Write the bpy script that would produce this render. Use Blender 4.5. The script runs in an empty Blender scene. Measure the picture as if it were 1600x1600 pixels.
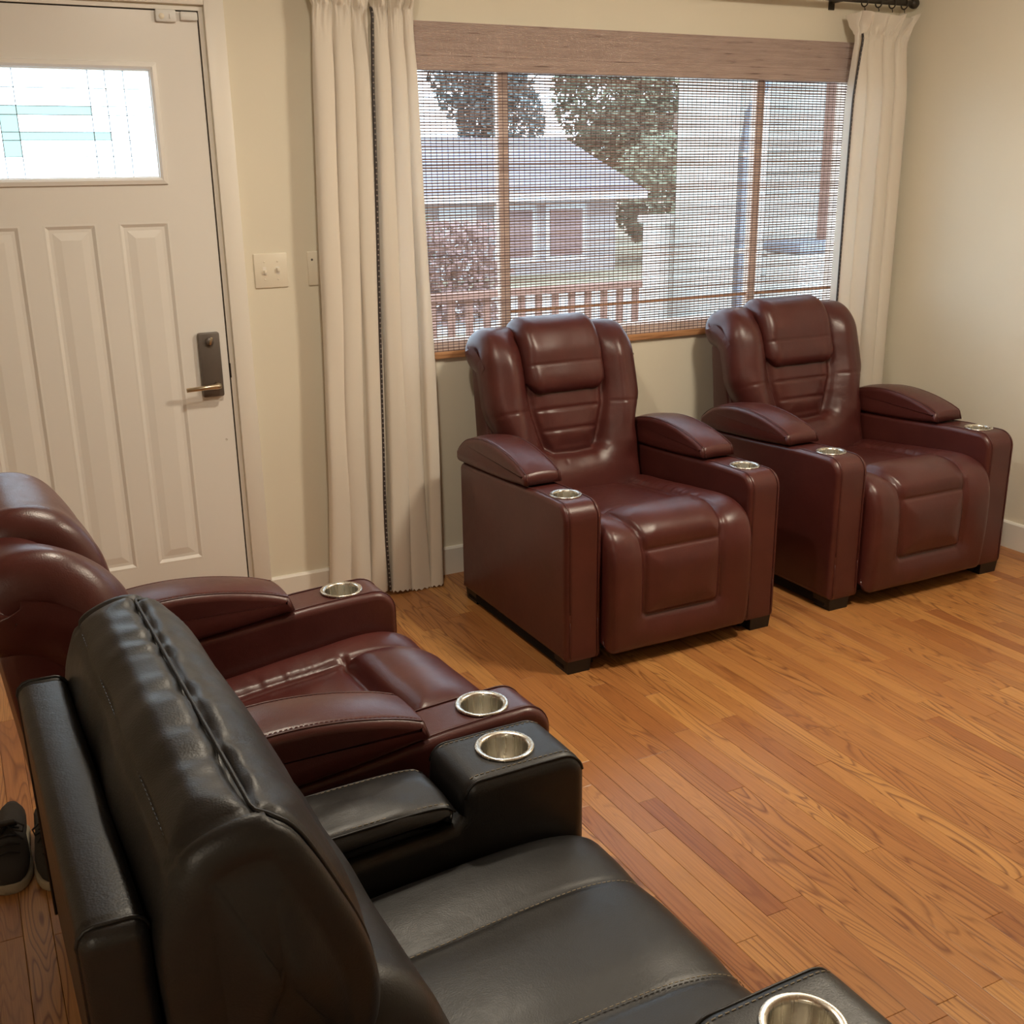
import bpy, bmesh, math, random
import numpy as np
from mathutils import Vector, Matrix, noise

R = math.radians
scene = bpy.context.scene
C = scene.collection
random.seed(7)

# ------------------------------------------------------------------ camera
cam_d = bpy.data.cameras.new('camera'); cam = bpy.data.objects.new('camera', cam_d); C.objects.link(cam)
CAMP = Vector((-0.833, -3.782, 1.537)); FPX = 1702.2
yaw, pit, rol = R(26.90), R(17.35), R(-0.80)
fw = Vector((math.sin(yaw) * math.cos(pit), math.cos(yaw) * math.cos(pit), -math.sin(pit)))
rt = Vector((math.cos(yaw), -math.sin(yaw), 0)); up = rt.cross(fw)
rt, up = rt * math.cos(rol) + up * math.sin(rol), up * math.cos(rol) - rt * math.sin(rol)
cam.matrix_world = Matrix(((rt.x, up.x, -fw.x, CAMP.x), (rt.y, up.y, -fw.y, CAMP.y), (rt.z, up.z, -fw.z, CAMP.z), (0, 0, 0, 1)))
cam_d.sensor_width = 36.0; cam_d.lens = 36.0 * FPX / 1600.0
cam_d.clip_start = 0.02; cam_d.clip_end = 300
scene.camera = cam

# ------------------------------------------------------------------ world (overcast daylight), exposure
w = bpy.data.worlds.new('overcast_sky'); scene.world = w; w.use_nodes = True
bg = w.node_tree.nodes['Background']; bg.inputs[0].default_value = (0.66, 0.83, 1.0, 1); bg.inputs[1].default_value = 7.0
scene.view_settings.view_transform = 'Standard'; scene.view_settings.look = 'None'
scene.view_settings.gamma = 1.0; scene.view_settings.use_curve_mapping = False
scene.view_settings.exposure = 0.38
LAMP_COL = (1.0, 0.875, 0.69)
LAMP_POWER = 112.0      # emission strength of the ceiling lamp's diffuser
FILL_POWER = 40.0     # added fill lamp, in the part of the room behind the camera
ENTRY_POWER = 430.0    # small recessed lamp in front of the door

# ------------------------------------------------------------------ materials
def srgb(r, g, b):
    f = lambda c: (c / 255 / 12.92) if c / 255 <= 0.04045 else ((c / 255 + 0.055) / 1.055) ** 2.4
    return (f(r), f(g), f(b), 1)

class NT:
    def __init__(s, name):
        s.m = bpy.data.materials.new(name); s.m.use_nodes = True; s.t = s.m.node_tree
        s.b = s.t.nodes['Principled BSDF']; s.out = s.t.nodes['Material Output']
    def n(s, typ, **kw):
        nd = s.t.nodes.new(typ)
        for k, v in kw.items():
            if k.startswith('i_'):
                key = k[2:]; nd.inputs[int(key) if key.isdigit() else key.replace('_', ' ')].default_value = v
            else: setattr(nd, k, v)
        return nd
    def l(s, a, b): s.t.links.new(a, b)
    def ramp(s, fac, stops):
        r = s.n('ShaderNodeValToRGB'); cr = r.color_ramp
        while len(cr.elements) < len(stops): cr.elements.new(0.5)
        for e, (p, c) in zip(cr.elements, stops): e.position = p; e.color = c
        s.l(fac, r.inputs[0]); return r.outputs[0]
    def bump(s, h, strength=0.2, dist=0.002, prev=None):
        b = s.n('ShaderNodeBump', i_Strength=strength, i_Distance=dist); s.l(h, b.inputs['Height'])
        if prev: s.l(prev, b.inputs['Normal'])
        return b.outputs[0]

def plain(name, col, rough=0.5, metal=0.0, spec=0.5, bump=None, var=0.0):
    t = NT(name); t.b.inputs['Base Color'].default_value = col; t.b.inputs['Roughness'].default_value = rough
    t.b.inputs['Metallic'].default_value = metal; t.b.inputs['Specular IOR Level'].default_value = spec
    co = t.n('ShaderNodeTexCoord')
    if bump:
        nz = t.n('ShaderNodeTexNoise', i_Scale=bump[0], i_Detail=4.0); t.l(co.outputs['Object'], nz.inputs['Vector'])
        t.l(t.bump(nz.outputs[0], bump[1], bump[2]), t.b.inputs['Normal'])
    if var:
        nz = t.n('ShaderNodeTexNoise', i_Scale=3.0, i_Detail=5.0); t.l(co.outputs['Object'], nz.inputs['Vector'])
        a = tuple(c * (1 - var) for c in col[:3]) + (1,); b = tuple(min(1, c * (1 + var)) for c in col[:3]) + (1,)
        t.l(t.ramp(nz.outputs[0], [(0.3, a), (0.7, b)]), t.b.inputs['Base Color'])
    return t.m

def leather(name, c0, c1, rough, coat=0.0):
    t = NT(name); co = t.n('ShaderNodeTexCoord')
    n1 = t.n('ShaderNodeTexNoise', i_Scale=9.0, i_Detail=4.0); t.l(co.outputs['Object'], n1.inputs['Vector'])
    t.l(t.ramp(n1.outputs[0], [(0.3, c0), (0.72, c1)]), t.b.inputs['Base Color'])
    v = t.n('ShaderNodeTexVoronoi', i_Scale=420.0); t.l(co.outputs['Object'], v.inputs['Vector'])
    n2 = t.n('ShaderNodeTexNoise', i_Scale=38.0, i_Detail=5.0, i_Distortion=0.6); t.l(co.outputs['Object'], n2.inputs['Vector'])
    b1 = t.bump(v.outputs['Distance'], 0.22, 0.0006)
    t.l(t.bump(n2.outputs[0], 0.10, 0.004, b1), t.b.inputs['Normal'])
    rr = t.n('ShaderNodeMapRange', i_3=rough - 0.05, i_4=rough + 0.08); t.l(n2.outputs[0], rr.inputs[0])
    t.l(rr.outputs[0], t.b.inputs['Roughness'])
    t.b.inputs['Specular IOR Level'].default_value = 0.5
    t.b.inputs['Coat Weight'].default_value = coat; t.b.inputs['Coat Roughness'].default_value = 0.22
    return t.m

def oak():
    t = NT('oak_plank'); g = t.n('ShaderNodeNewGeometry'); at = t.n('ShaderNodeAttribute', attribute_name='rnd')
    sep = t.n('ShaderNodeSeparateXYZ'); t.l(g.outputs['Position'], sep.inputs[0])
    def coords(sx, sy, k):
        mx = t.n('ShaderNodeMath', operation='MULTIPLY', i_1=sx); t.l(sep.outputs[0], mx.inputs[0])
        my = t.n('ShaderNodeMath', operation='MULTIPLY', i_1=sy); t.l(sep.outputs[1], my.inputs[0])
        mz = t.n('ShaderNodeMath', operation='MULTIPLY', i_1=k); t.l(at.outputs['Fac'], mz.inputs[0])
        c = t.n('ShaderNodeCombineXYZ'); t.l(mx.outputs[0], c.inputs[0]); t.l(my.outputs[0], c.inputs[1]); t.l(mz.outputs[0], c.inputs[2]); return c.outputs[0]
    # growth rings: contour lines of a stretched noise
    nz = t.n('ShaderNodeTexNoise', i_Scale=1.0, i_Detail=1.5, i_Roughness=0.45, i_Distortion=0.35); t.l(coords(15, 1.5, 97.0), nz.inputs['Vector'])
    mu = t.n('ShaderNodeMath', operation='MULTIPLY', i_1=15.0); t.l(nz.outputs[0], mu.inputs[0])
    fr = t.n('ShaderNodeMath', operation='FRACT'); t.l(mu.outputs[0], fr.inputs[0])
    ring = t.ramp(fr.outputs[0], [(0.0, (1, 1, 1, 1)), (0.10, (0.55, .55, .55, 1)), (0.30, (0.08, .08, .08, 1)), (0.80, (0, 0, 0, 1)), (0.97, (0.9, .9, .9, 1))])
    # strength of rings varies along the board
    nm = t.n('ShaderNodeTexNoise', i_Scale=1.0, i_Detail=1.0); t.l(coords(7, 0.9, 31.0), nm.inputs['Vector'])
    msk = t.ramp(nm.outputs[0], [(0.40, (0.22, .22, .22, 1)), (0.60, (1, 1, 1, 1))])
    rm = t.n('ShaderNodeMath', operation='MULTIPLY'); t.l(ring, rm.inputs[0]); t.l(msk, rm.inputs[1])
    fs = t.n('ShaderNodeTexNoise', i_Scale=1.0, i_Detail=3.0); t.l(coords(330, 5.0, 55.0), fs.inputs['Vector'])
    base = t.ramp(at.outputs['Fac'], [(0.0, srgb(150, 94, 53)), (0.12, srgb(161, 106, 60)), (0.5, srgb(171, 117, 67)), (0.8, srgb(180, 127, 73)), (1.0, srgb(189, 137, 80))])
    st = t.ramp(fs.outputs[0], [(0.3, (0.80, 0.76, 0.70, 1)), (0.65, (1.06, 1.04, 1.0, 1))])
    m1 = t.n('ShaderNodeMix', data_type='RGBA', blend_type='MULTIPLY'); m1.inputs[0].default_value = 0.8
    t.l(base, m1.inputs[6]); t.l(st, m1.inputs[7])
    m2 = t.n('ShaderNodeMix', data_type='RGBA'); sc = t.n('ShaderNodeMath', operation='MULTIPLY', i_1=0.85); t.l(rm.outputs[0], sc.inputs[0])
    t.l(sc.outputs[0], m2.inputs[0]); t.l(m1.outputs[2], m2.inputs[6]); m2.inputs[7].default_value = srgb(104, 54, 24)
    t.l(m2.outputs[2], t.b.inputs['Base Color'])
    t.b.inputs['Roughness'].default_value = 0.34; t.b.inputs['Specular IOR Level'].default_value = 0.45
    t.l(t.bump(fs.outputs[0], 0.06, 0.001), t.b.inputs['Normal'])
    return t.m

def reed(name, c0, c1, c2, trans=0.25, sz=(3.0, 40.0)):
    t = NT(name); g = t.n('ShaderNodeNewGeometry'); at = t.n('ShaderNodeAttribute', attribute_name='rnd')
    mp = t.n('ShaderNodeMapping'); mp.inputs['Scale'].default_value = (sz[0], 1, sz[1]); t.l(g.outputs['Position'], mp.inputs[0])
    nz = t.n('ShaderNodeTexNoise', i_Scale=1.6, i_Detail=4.0); t.l(mp.outputs[0], nz.inputs['Vector'])
    ad = t.n('ShaderNodeMath', operation='ADD'); ml = t.n('ShaderNodeMath', operation='MULTIPLY', i_1=0.35)
    t.l(at.outputs['Fac'], ml.inputs[0]); t.l(nz.outputs[0], ad.inputs[0]); t.l(ml.outputs[0], ad.inputs[1])
    col = t.ramp(ad.outputs[0], [(0.34, c0), (0.46, c1), (0.9, c2)])
    t.l(col, t.b.inputs['Base Color']); t.b.inputs['Roughness'].default_value = 0.55
    if trans:
        tr = t.n('ShaderNodeBsdfTranslucent'); t.l(col, tr.inputs[0]); mx = t.n('ShaderNodeMixShader', i_0=trans)
        t.l(t.b.outputs[0], mx.inputs[1]); t.l(tr.outputs[0], mx.inputs[2]); t.l(mx.outputs[0], t.out.inputs[0])
    return t.m

def cloth(name, col, trans=0.2):
    t = NT(name); co = t.n('ShaderNodeTexCoord'); mp = t.n('ShaderNodeMapping'); mp.inputs['Scale'].default_value = (900, 900, 900)
    t.l(co.outputs['Object'], mp.inputs[0])
    nz = t.n('ShaderNodeTexNoise', i_Scale=1.0, i_Detail=2.0); t.l(mp.outputs[0], nz.inputs['Vector'])
    t.l(t.bump(nz.outputs[0], 0.15, 0.0008), t.b.inputs['Normal'])
    t.b.inputs['Base Color'].default_value = col; t.b.inputs['Roughness'].default_value = 0.9; t.b.inputs['Specular IOR Level'].default_value = 0.15
    t.b.inputs['Sheen Weight'].default_value = 0.15
    tr = t.n('ShaderNodeBsdfTranslucent'); tr.inputs[0].default_value = col; mx = t.n('ShaderNodeMixShader', i_0=trans)
    t.l(t.b.outputs[0], mx.inputs[1]); t.l(tr.outputs[0], mx.inputs[2]); t.l(mx.outputs[0], t.out.inputs[0])
    return t.m

def glass(name, tint, gloss=0.07, diffuse=0.0):
    t = NT(name); tp = t.n('ShaderNodeBsdfTransparent'); tp.inputs[0].default_value = tint
    gl = t.n('ShaderNodeBsdfGlossy', i_Roughness=0.03); mx = t.n('ShaderNodeMixShader', i_0=gloss)
    last = tp.outputs[0]
    if diffuse:
        tr = t.n('ShaderNodeBsdfTranslucent'); tr.inputs[0].default_value = tint; m0 = t.n('ShaderNodeMixShader', i_0=diffuse)
        t.l(tp.outputs[0], m0.inputs[1]); t.l(tr.outputs[0], m0.inputs[2]); last = m0.outputs[0]
    t.l(last, mx.inputs[1]); t.l(gl.outputs[0], mx.inputs[2]); t.l(mx.outputs[0], t.out.inputs[0]); return t.m

def emit(name, col, s):
    t = NT(name); e = t.n('ShaderNodeEmission'); e.inputs[0].default_value = col + (1,); e.inputs[1].default_value = s
    t.l(e.outputs[0], t.out.inputs[0]); return t.m

def steel():
    t = NT('brushed_steel'); t.b.inputs['Base Color'].default_value = (0.70, 0.67, 0.60, 1); t.b.inputs['Metallic'].default_value = 1
    co = t.n('ShaderNodeTexCoord'); mp = t.n('ShaderNodeMapping'); mp.inputs['Scale'].default_value = (16, 16, .6); t.l(co.outputs['Object'], mp.inputs[0])
    nz = t.n('ShaderNodeTexNoise', i_Scale=8.0, i_Detail=3.0); t.l(mp.outputs[0], nz.inputs['Vector'])
    rr = t.n('ShaderNodeMapRange', i_3=0.20, i_4=0.36); t.l(nz.outputs[0], rr.inputs[0]); t.l(rr.outputs[0], t.b.inputs['Roughness'])
    return t.m

M = dict(
    burgundy=leather('burgundy_leather', srgb(72, 32, 29), srgb(82, 38, 34), 0.33),
    burgundy_dark=leather('burgundy_piping', srgb(70, 31, 28), srgb(78, 36, 33), 0.36),
    black=leather('black_leather', srgb(26, 25, 25), srgb(32, 31, 31), 0.41),
    black_dark=leather('black_piping', srgb(17, 17, 18), srgb(22, 22, 23), 0.40),
    stitch=plain('grey_thread', srgb(150, 138, 118), 0.8),
    stitch_red=plain('burgundy_thread', srgb(120, 62, 54), 0.8),
    under=plain('black_cambric', srgb(18, 14, 13), 0.8, spec=0.2, bump=(200, .1, .001)),
    foot=plain('dark_stained_wood', srgb(16, 11, 9), 0.5, bump=(40, .1, .001)),
    steel=steel(), oak=oak(),
    subfloor=plain('dark_gap', srgb(58, 30, 12), 0.8, var=0.2),
    wall=plain('cream_wall_paint', srgb(228, 221, 203), 0.75, spec=0.3, bump=(260, .06, .001), var=0.012),
    ceil=plain('white_ceiling_paint', srgb(226, 222, 212), 0.85, spec=0.2, bump=(120, .1, .002)),
    door=plain('white_door_paint', srgb(234, 231, 226), 0.30, spec=0.5, bump=(30, .03, .002)),
    trim=plain('white_trim_paint', srgb(234, 229, 220), 0.42, bump=(60, .02, .001)),
    gapm=plain('dark_weatherstrip', srgb(62, 54, 48), 0.8, bump=(90, .1, .001)),
    plate=plain('ivory_plastic', srgb(232, 224, 206), 0.35, bump=(80, .01, .001)),
    wplastic=plain('white_plastic', srgb(230, 230, 228), 0.4, bump=(80, .01, .001)),
    bronze=plain('dark_bronze', srgb(104, 96, 90), 0.40, metal=0.35, bump=(300, .05, .001)),
    nickel=plain('satin_nickel', srgb(205, 190, 165), 0.28, metal=1.0, bump=(300, .03, .001)),
    reed=reed('bamboo_reed', srgb(84, 66, 64), srgb(142, 118, 112), srgb(176, 152, 144), 0.32),
    valance=reed('bamboo_valance', srgb(106, 86, 80), srgb(172, 152, 144), srgb(190, 170, 162), 0.06, (5.0, 60.0)),
    thread=plain('brown_thread', srgb(104, 84, 78), 0.8),
    woodtrim=reed('tan_wood', srgb(222, 196, 176), srgb(238, 216, 198), srgb(242, 222, 206), 0.0, (60.0, 3.0)),
    woodrail=reed('tan_wood_rail', srgb(150, 104, 70), srgb(184, 134, 92), srgb(198, 148, 104), 0.0, (3.0, 60.0)),
    curtain=cloth('ivory_linen', srgb(236, 228, 216), 0.18),
    bead=plain('dark_bead_trim', srgb(58, 52, 52), 0.5, bump=(200, .1, .001)),
    beadlight=plain('pale_bead', srgb(150, 140, 132), 0.4),
    rod=plain('dark_grey_metal', srgb(66, 60, 52), 0.45, metal=0.5, bump=(150, .06, .001)),
    pane=glass('window_glass', (0.95, 0.97, 0.97, 1), 0.06),
    clearlite=glass('bevelled_glass', (0.97, 1.0, 1.0, 1), 0.05, 0.35),
    teallite=glass('pale_teal_glass', (0.15, 0.20, 0.165, 1), 0.05, 0.20),
    lead=plain('lead_came', srgb(150, 160, 165), 0.5, metal=0.7),
    lamp=emit('warm_lamp_glass', LAMP_COL, LAMP_POWER), lamp_fill=emit('fill_lamp_glow', LAMP_COL, FILL_POWER), lamp3=emit('recessed_lamp_glass', LAMP_COL, ENTRY_POWER),
    shoe=plain('dark_suede', srgb(44, 38, 32), 0.85, bump=(180, .25, .001)),
    sole=plain('pale_rubber', srgb(150, 138, 116), 0.7, bump=(90, .1, .001)),
    lace=plain('black_lace', srgb(28, 22, 20), 0.8),
    # outdoors
    grass=plain('dry_winter_lawn', srgb(124, 116, 96), 0.95, var=0.25, bump=(20, .5, .02)),
    concrete=plain('pale_concrete', srgb(158, 156, 154), 0.9, var=0.08, bump=(30, .2, .004)),
    siding=plain('pale_siding', srgb(160, 158, 152), 0.7, var=0.04),
    housewall=plain('house_wall_paint', srgb(150, 142, 142), 0.8, var=0.05),
    roof=plain('grey_shingle_roof', srgb(108, 104, 116), 0.9, var=0.12, bump=(60, .4, .01)),
    housewin=plain('dark_house_window', srgb(120, 96, 96), 0.25),
    housetrim=plain('white_house_trim', srgb(190, 192, 196), 0.6),
    deckwood=plain('red_brown_deck_wood', srgb(134, 98, 86), 0.75, var=0.15, bump=(40, .2, .003)),
    leaf=plain('dull_green_leaf', srgb(104, 108, 88), 0.8, var=0.3),
    leafdark=plain('dark_needle', srgb(84, 94, 94), 0.85, var=0.3),
    bark=plain('grey_bark', srgb(92, 80, 70), 0.9, var=0.2, bump=(25, .5, .02)),
    post=plain('white_post_paint', srgb(196, 194, 188), 0.6, var=0.03),
    blue=plain('blue_grey_metal', srgb(118, 124, 136), 0.5, var=0.05),
    russet=plain('russet_leaf', srgb(128, 102, 98), 0.85, var=0.2),
)

# ------------------------------------------------------------------ mesh helpers
def link_mesh(name, me, mat, parent=None, loc=None, rot=None):
    o = bpy.data.objects.new(name, me); C.objects.link(o)
    if mat is not None and not me.materials: me.materials.append(M[mat] if isinstance(mat, str) else mat)
    if parent is not None: o.parent = parent
    if loc is not None: o.location = loc
    if rot is not None: o.rotation_euler = rot
    return o

def mesh(name, V, F, smooth=True):
    me = bpy.data.meshes.new(name); me.from_pydata([tuple(map(float, v)) for v in V], [], [tuple(int(i) for i in f) for f in F]); me.update()
    if smooth: me.polygons.foreach_set('use_smooth', [True] * len(me.polygons))
    return me

def mk(name, V, F, mat, parent=None, smooth=True, loc=None, rot=None):
    return link_mesh(name, mesh(name, V, F, smooth), mat, parent, loc, rot)

def recalc(me):
    bm = bmesh.new(); bm.from_mesh(me); bmesh.ops.recalc_face_normals(bm, faces=bm.faces); bm.to_mesh(me); bm.free(); return me

def empty(name, loc=(0, 0, 0), rz=0, scale=None):
    o = bpy.data.objects.new(name, None); C.objects.link(o); o.location = loc; o.rotation_euler = (0, 0, rz); o.empty_display_size = 0.1
    if scale: o.scale = scale
    return o

def tag(o, label=None, cat=None, group=None, kind=None):
    if label: o['label'] = label
    if cat: o['category'] = cat
    if group: o['group'] = group
    if kind: o['kind'] = kind
    return o

class MB:
    """collects shapes into one mesh"""
    def __init__(s): s.V = []; s.F = []
    def add(s, V, F):
        k = len(s.V); s.V += [tuple(v) for v in V]; s.F += [tuple(i + k for i in f) for f in F]; return s
    def box(s, x0, x1, y0, y1, z0, z1, ch=0.0):
        if ch <= 0:
            V = [(x, y, z) for z in (z0, z1) for y in (y0, y1) for x in (x0, x1)]
            return s.add(V, [(0, 2, 3, 1), (4, 5, 7, 6), (0, 1, 5, 4), (2, 6, 7, 3), (0, 4, 6, 2), (1, 3, 7, 5)])
        bm = bmesh.new(); bmesh.ops.create_cube(bm, size=1)
        for v in bm.verts: v.co = ((x0 + x1) / 2 + v.co.x * (x1 - x0), (y0 + y1) / 2 + v.co.y * (y1 - y0), (z0 + z1) / 2 + v.co.z * (z1 - z0))
        bmesh.ops.bevel(bm, geom=bm.edges[:], offset=ch, segments=2, profile=0.5, affect='EDGES'); bm.verts.index_update()
        V = [tuple(v.co) for v in bm.verts]; F = [tuple(v.index for v in f.verts) for f in bm.faces]; bm.free()
        return s.add(V, F)
    def tube(s, pts, r, n=8, caps=True):
        P = [Vector(p) for p in pts]; V = []; F = []; m = len(P); prev = None
        for i in range(m):
            t = (P[min(i + 1, m - 1)] - P[max(i - 1, 0)]).normalized()
            if prev is None: a = t.orthogonal().normalized()
            else: a = (prev - t * prev.dot(t)).normalized()
            prev = a; b = t.cross(a); rr = r[i] if hasattr(r, '__len__') else r
            for k in range(n):
                an = 2 * math.pi * k / n; V.append(tuple(P[i] + (a * math.cos(an) + b * math.sin(an)) * rr))
        for i in range(m - 1):
            for k in range(n): F.append((i * n + k, i * n + (k + 1) % n, (i + 1) * n + (k + 1) % n, (i + 1) * n + k))
        if caps: F.append(tuple(range(n))[::-1]); F.append(tuple((m - 1) * n + k for k in range(n)))
        return s.add(V, F)
    def lathe(s, prof, n=40, c=(0, 0, 0)):
        V = []; F = []; m = len(prof)
        for (r, z) in prof:
            for k in range(n): an = 2 * math.pi * k / n; V.append((c[0] + r * math.cos(an), c[1] + r * math.sin(an), c[2] + z))
        for i in range(m - 1):
            for k in range(n): F.append((i * n + k, i * n + (k + 1) % n, (i + 1) * n + (k + 1) % n, (i + 1) * n + k))
        return s.add(V, F)
    def sphere(s, c, r, nu=8, nv=5):
        V = [(c[0], c[1], c[2] - r)]; F = []
        for j in range(1, nv):
            ph = -math.pi / 2 + math.pi * j / nv
            for k in range(nu): a = 2 * math.pi * k / nu; V.append((c[0] + r * math.cos(ph) * math.cos(a), c[1] + r * math.cos(ph) * math.sin(a), c[2] + r * math.sin(ph)))
        V.append((c[0], c[1], c[2] + r)); e = len(V) - 1
        for k in range(nu): F.append((0, 1 + (k + 1) % nu, 1 + k)); F.append((e, e - nu + k, e - nu + (k + 1) % nu))
        for j in range(nv - 2):
            for k in range(nu): a = 1 + j * nu; F.append((a + k, a + (k + 1) % nu, a + nu + (k + 1) % nu, a + nu + k))
        return s.add(V, F)
    def build(s, name, mat, parent=None, smooth=False, loc=None, rot=None, fix=False):
        me = mesh(name, s.V, s.F, smooth)
        if fix: recalc(me)
        return link_mesh(name, me, mat, parent, loc, rot)

def auto_smooth(o, ang=40):
    me = o.data; bm = bmesh.new(); bm.from_mesh(me); lim = R(ang)
    for f in bm.faces: f.smooth = True
    for e in bm.edges:
        if len(e.link_faces) == 2 and e.calc_face_angle(0) > lim: e.smooth = False
    bm.to_mesh(me); bm.free(); return o

def holed(x0, x1, z0, z1, holes, y0, y1, name, mat, parent=None):
    """slab in the xz plane, y0 (room side) to y1, with rectangular holes"""
    xs = sorted({x0, x1} | {h[0] for h in holes} | {h[1] for h in holes}); zs = sorted({z0, z1} | {h[2] for h in holes} | {h[3] for h in holes})
    nx, nz = len(xs) - 1, len(zs) - 1
    solid = [[not any(h[0] - 1e-6 <= (xs[i] + xs[i + 1]) / 2 <= h[1] + 1e-6 and h[2] <= (zs[j] + zs[j + 1]) / 2 <= h[3] for h in holes) for j in range(nz)] for i in range(nx)]
    b = MB()
    def S(i, j): return 0 <= i < nx and 0 <= j < nz and solid[i][j]
    for i in range(nx):
        for j in range(nz):
            if not solid[i][j]: continue
            a, c, d, e = xs[i], xs[i + 1], zs[j], zs[j + 1]
            b.add([(a, y0, d), (c, y0, d), (c, y0, e), (a, y0, e)], [(0, 1, 2, 3)]); b.add([(a, y1, d), (c, y1, d), (c, y1, e), (a, y1, e)], [(3, 2, 1, 0)])
            if not S(i - 1, j): b.add([(a, y0, d), (a, y1, d), (a, y1, e), (a, y0, e)], [(3, 2, 1, 0)])
            if not S(i + 1, j): b.add([(c, y0, d), (c, y1, d), (c, y1, e), (c, y0, e)], [(0, 1, 2, 3)])
            if not S(i, j - 1): b.add([(a, y0, d), (c, y0, d), (c, y1, d), (a, y1, d)], [(3, 2, 1, 0)])
            if not S(i, j + 1): b.add([(a, y0, e), (c, y0, e), (c, y1, e), (a, y1, e)], [(0, 1, 2, 3)])
    return b.build(name, mat, parent)

def catmull(pts, n=14, closed=False):
    P = [np.array(p, float) for p in pts]; m = len(P); out = []
    for i in range(m if closed else m - 1):
        p0 = P[(i - 1) % m] if closed or i > 0 else 2 * P[0] - P[1]; p1 = P[i]; p2 = P[(i + 1) % m]
        p3 = P[(i + 2) % m] if closed or i + 2 < m else 2 * P[-1] - P[-2]
        for k in range(n):
            t = k / n; out.append(0.5 * ((2 * p1) + (-p0 + p2) * t + (2 * p0 - 5 * p1 + 4 * p2 - p3) * t * t + (-p0 + 3 * p1 - 3 * p2 + p3) * t ** 3))
    if not closed: out.append(P[-1])
    return np.array(out)

def resample(P, step):
    d = np.r_[0, np.cumsum(np.linalg.norm(np.diff(P, axis=0), axis=1))]; n = max(2, int(round(d[-1] / step))) + 1
    s = np.linspace(0, d[-1], n); return np.stack([np.interp(s, d, P[:, k]) for k in range(P.shape[1])], 1), s

def sstep(a, b, x): t = np.clip((x - a) / (b - a), 0, 1); return t * t * (3 - 2 * t)

def seg_dist(X, S, poly):
    D = np.full(X.shape, 9.0)
    for (a, b) in zip(poly[:-1], poly[1:]):
        ax, as_ = a; dx, ds = b[0] - ax, b[1] - as_; L = dx * dx + ds * ds + 1e-12
        t = np.clip(((X - ax) * dx + (S - as_) * ds) / L, 0, 1)
        D = np.minimum(D, np.hypot(X - ax - t * dx, S - as_ - t * ds))
    return D

def nz2(X, S, fx, fs, seed=0.0):
    out = np.empty(X.shape); it = np.nditer([X, S], flags=['multi_index'])
    for x, s in it: out[it.multi_index] = noise.noise((float(x) * fx + seed, float(s) * fs, seed * 1.7))
    return out

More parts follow.
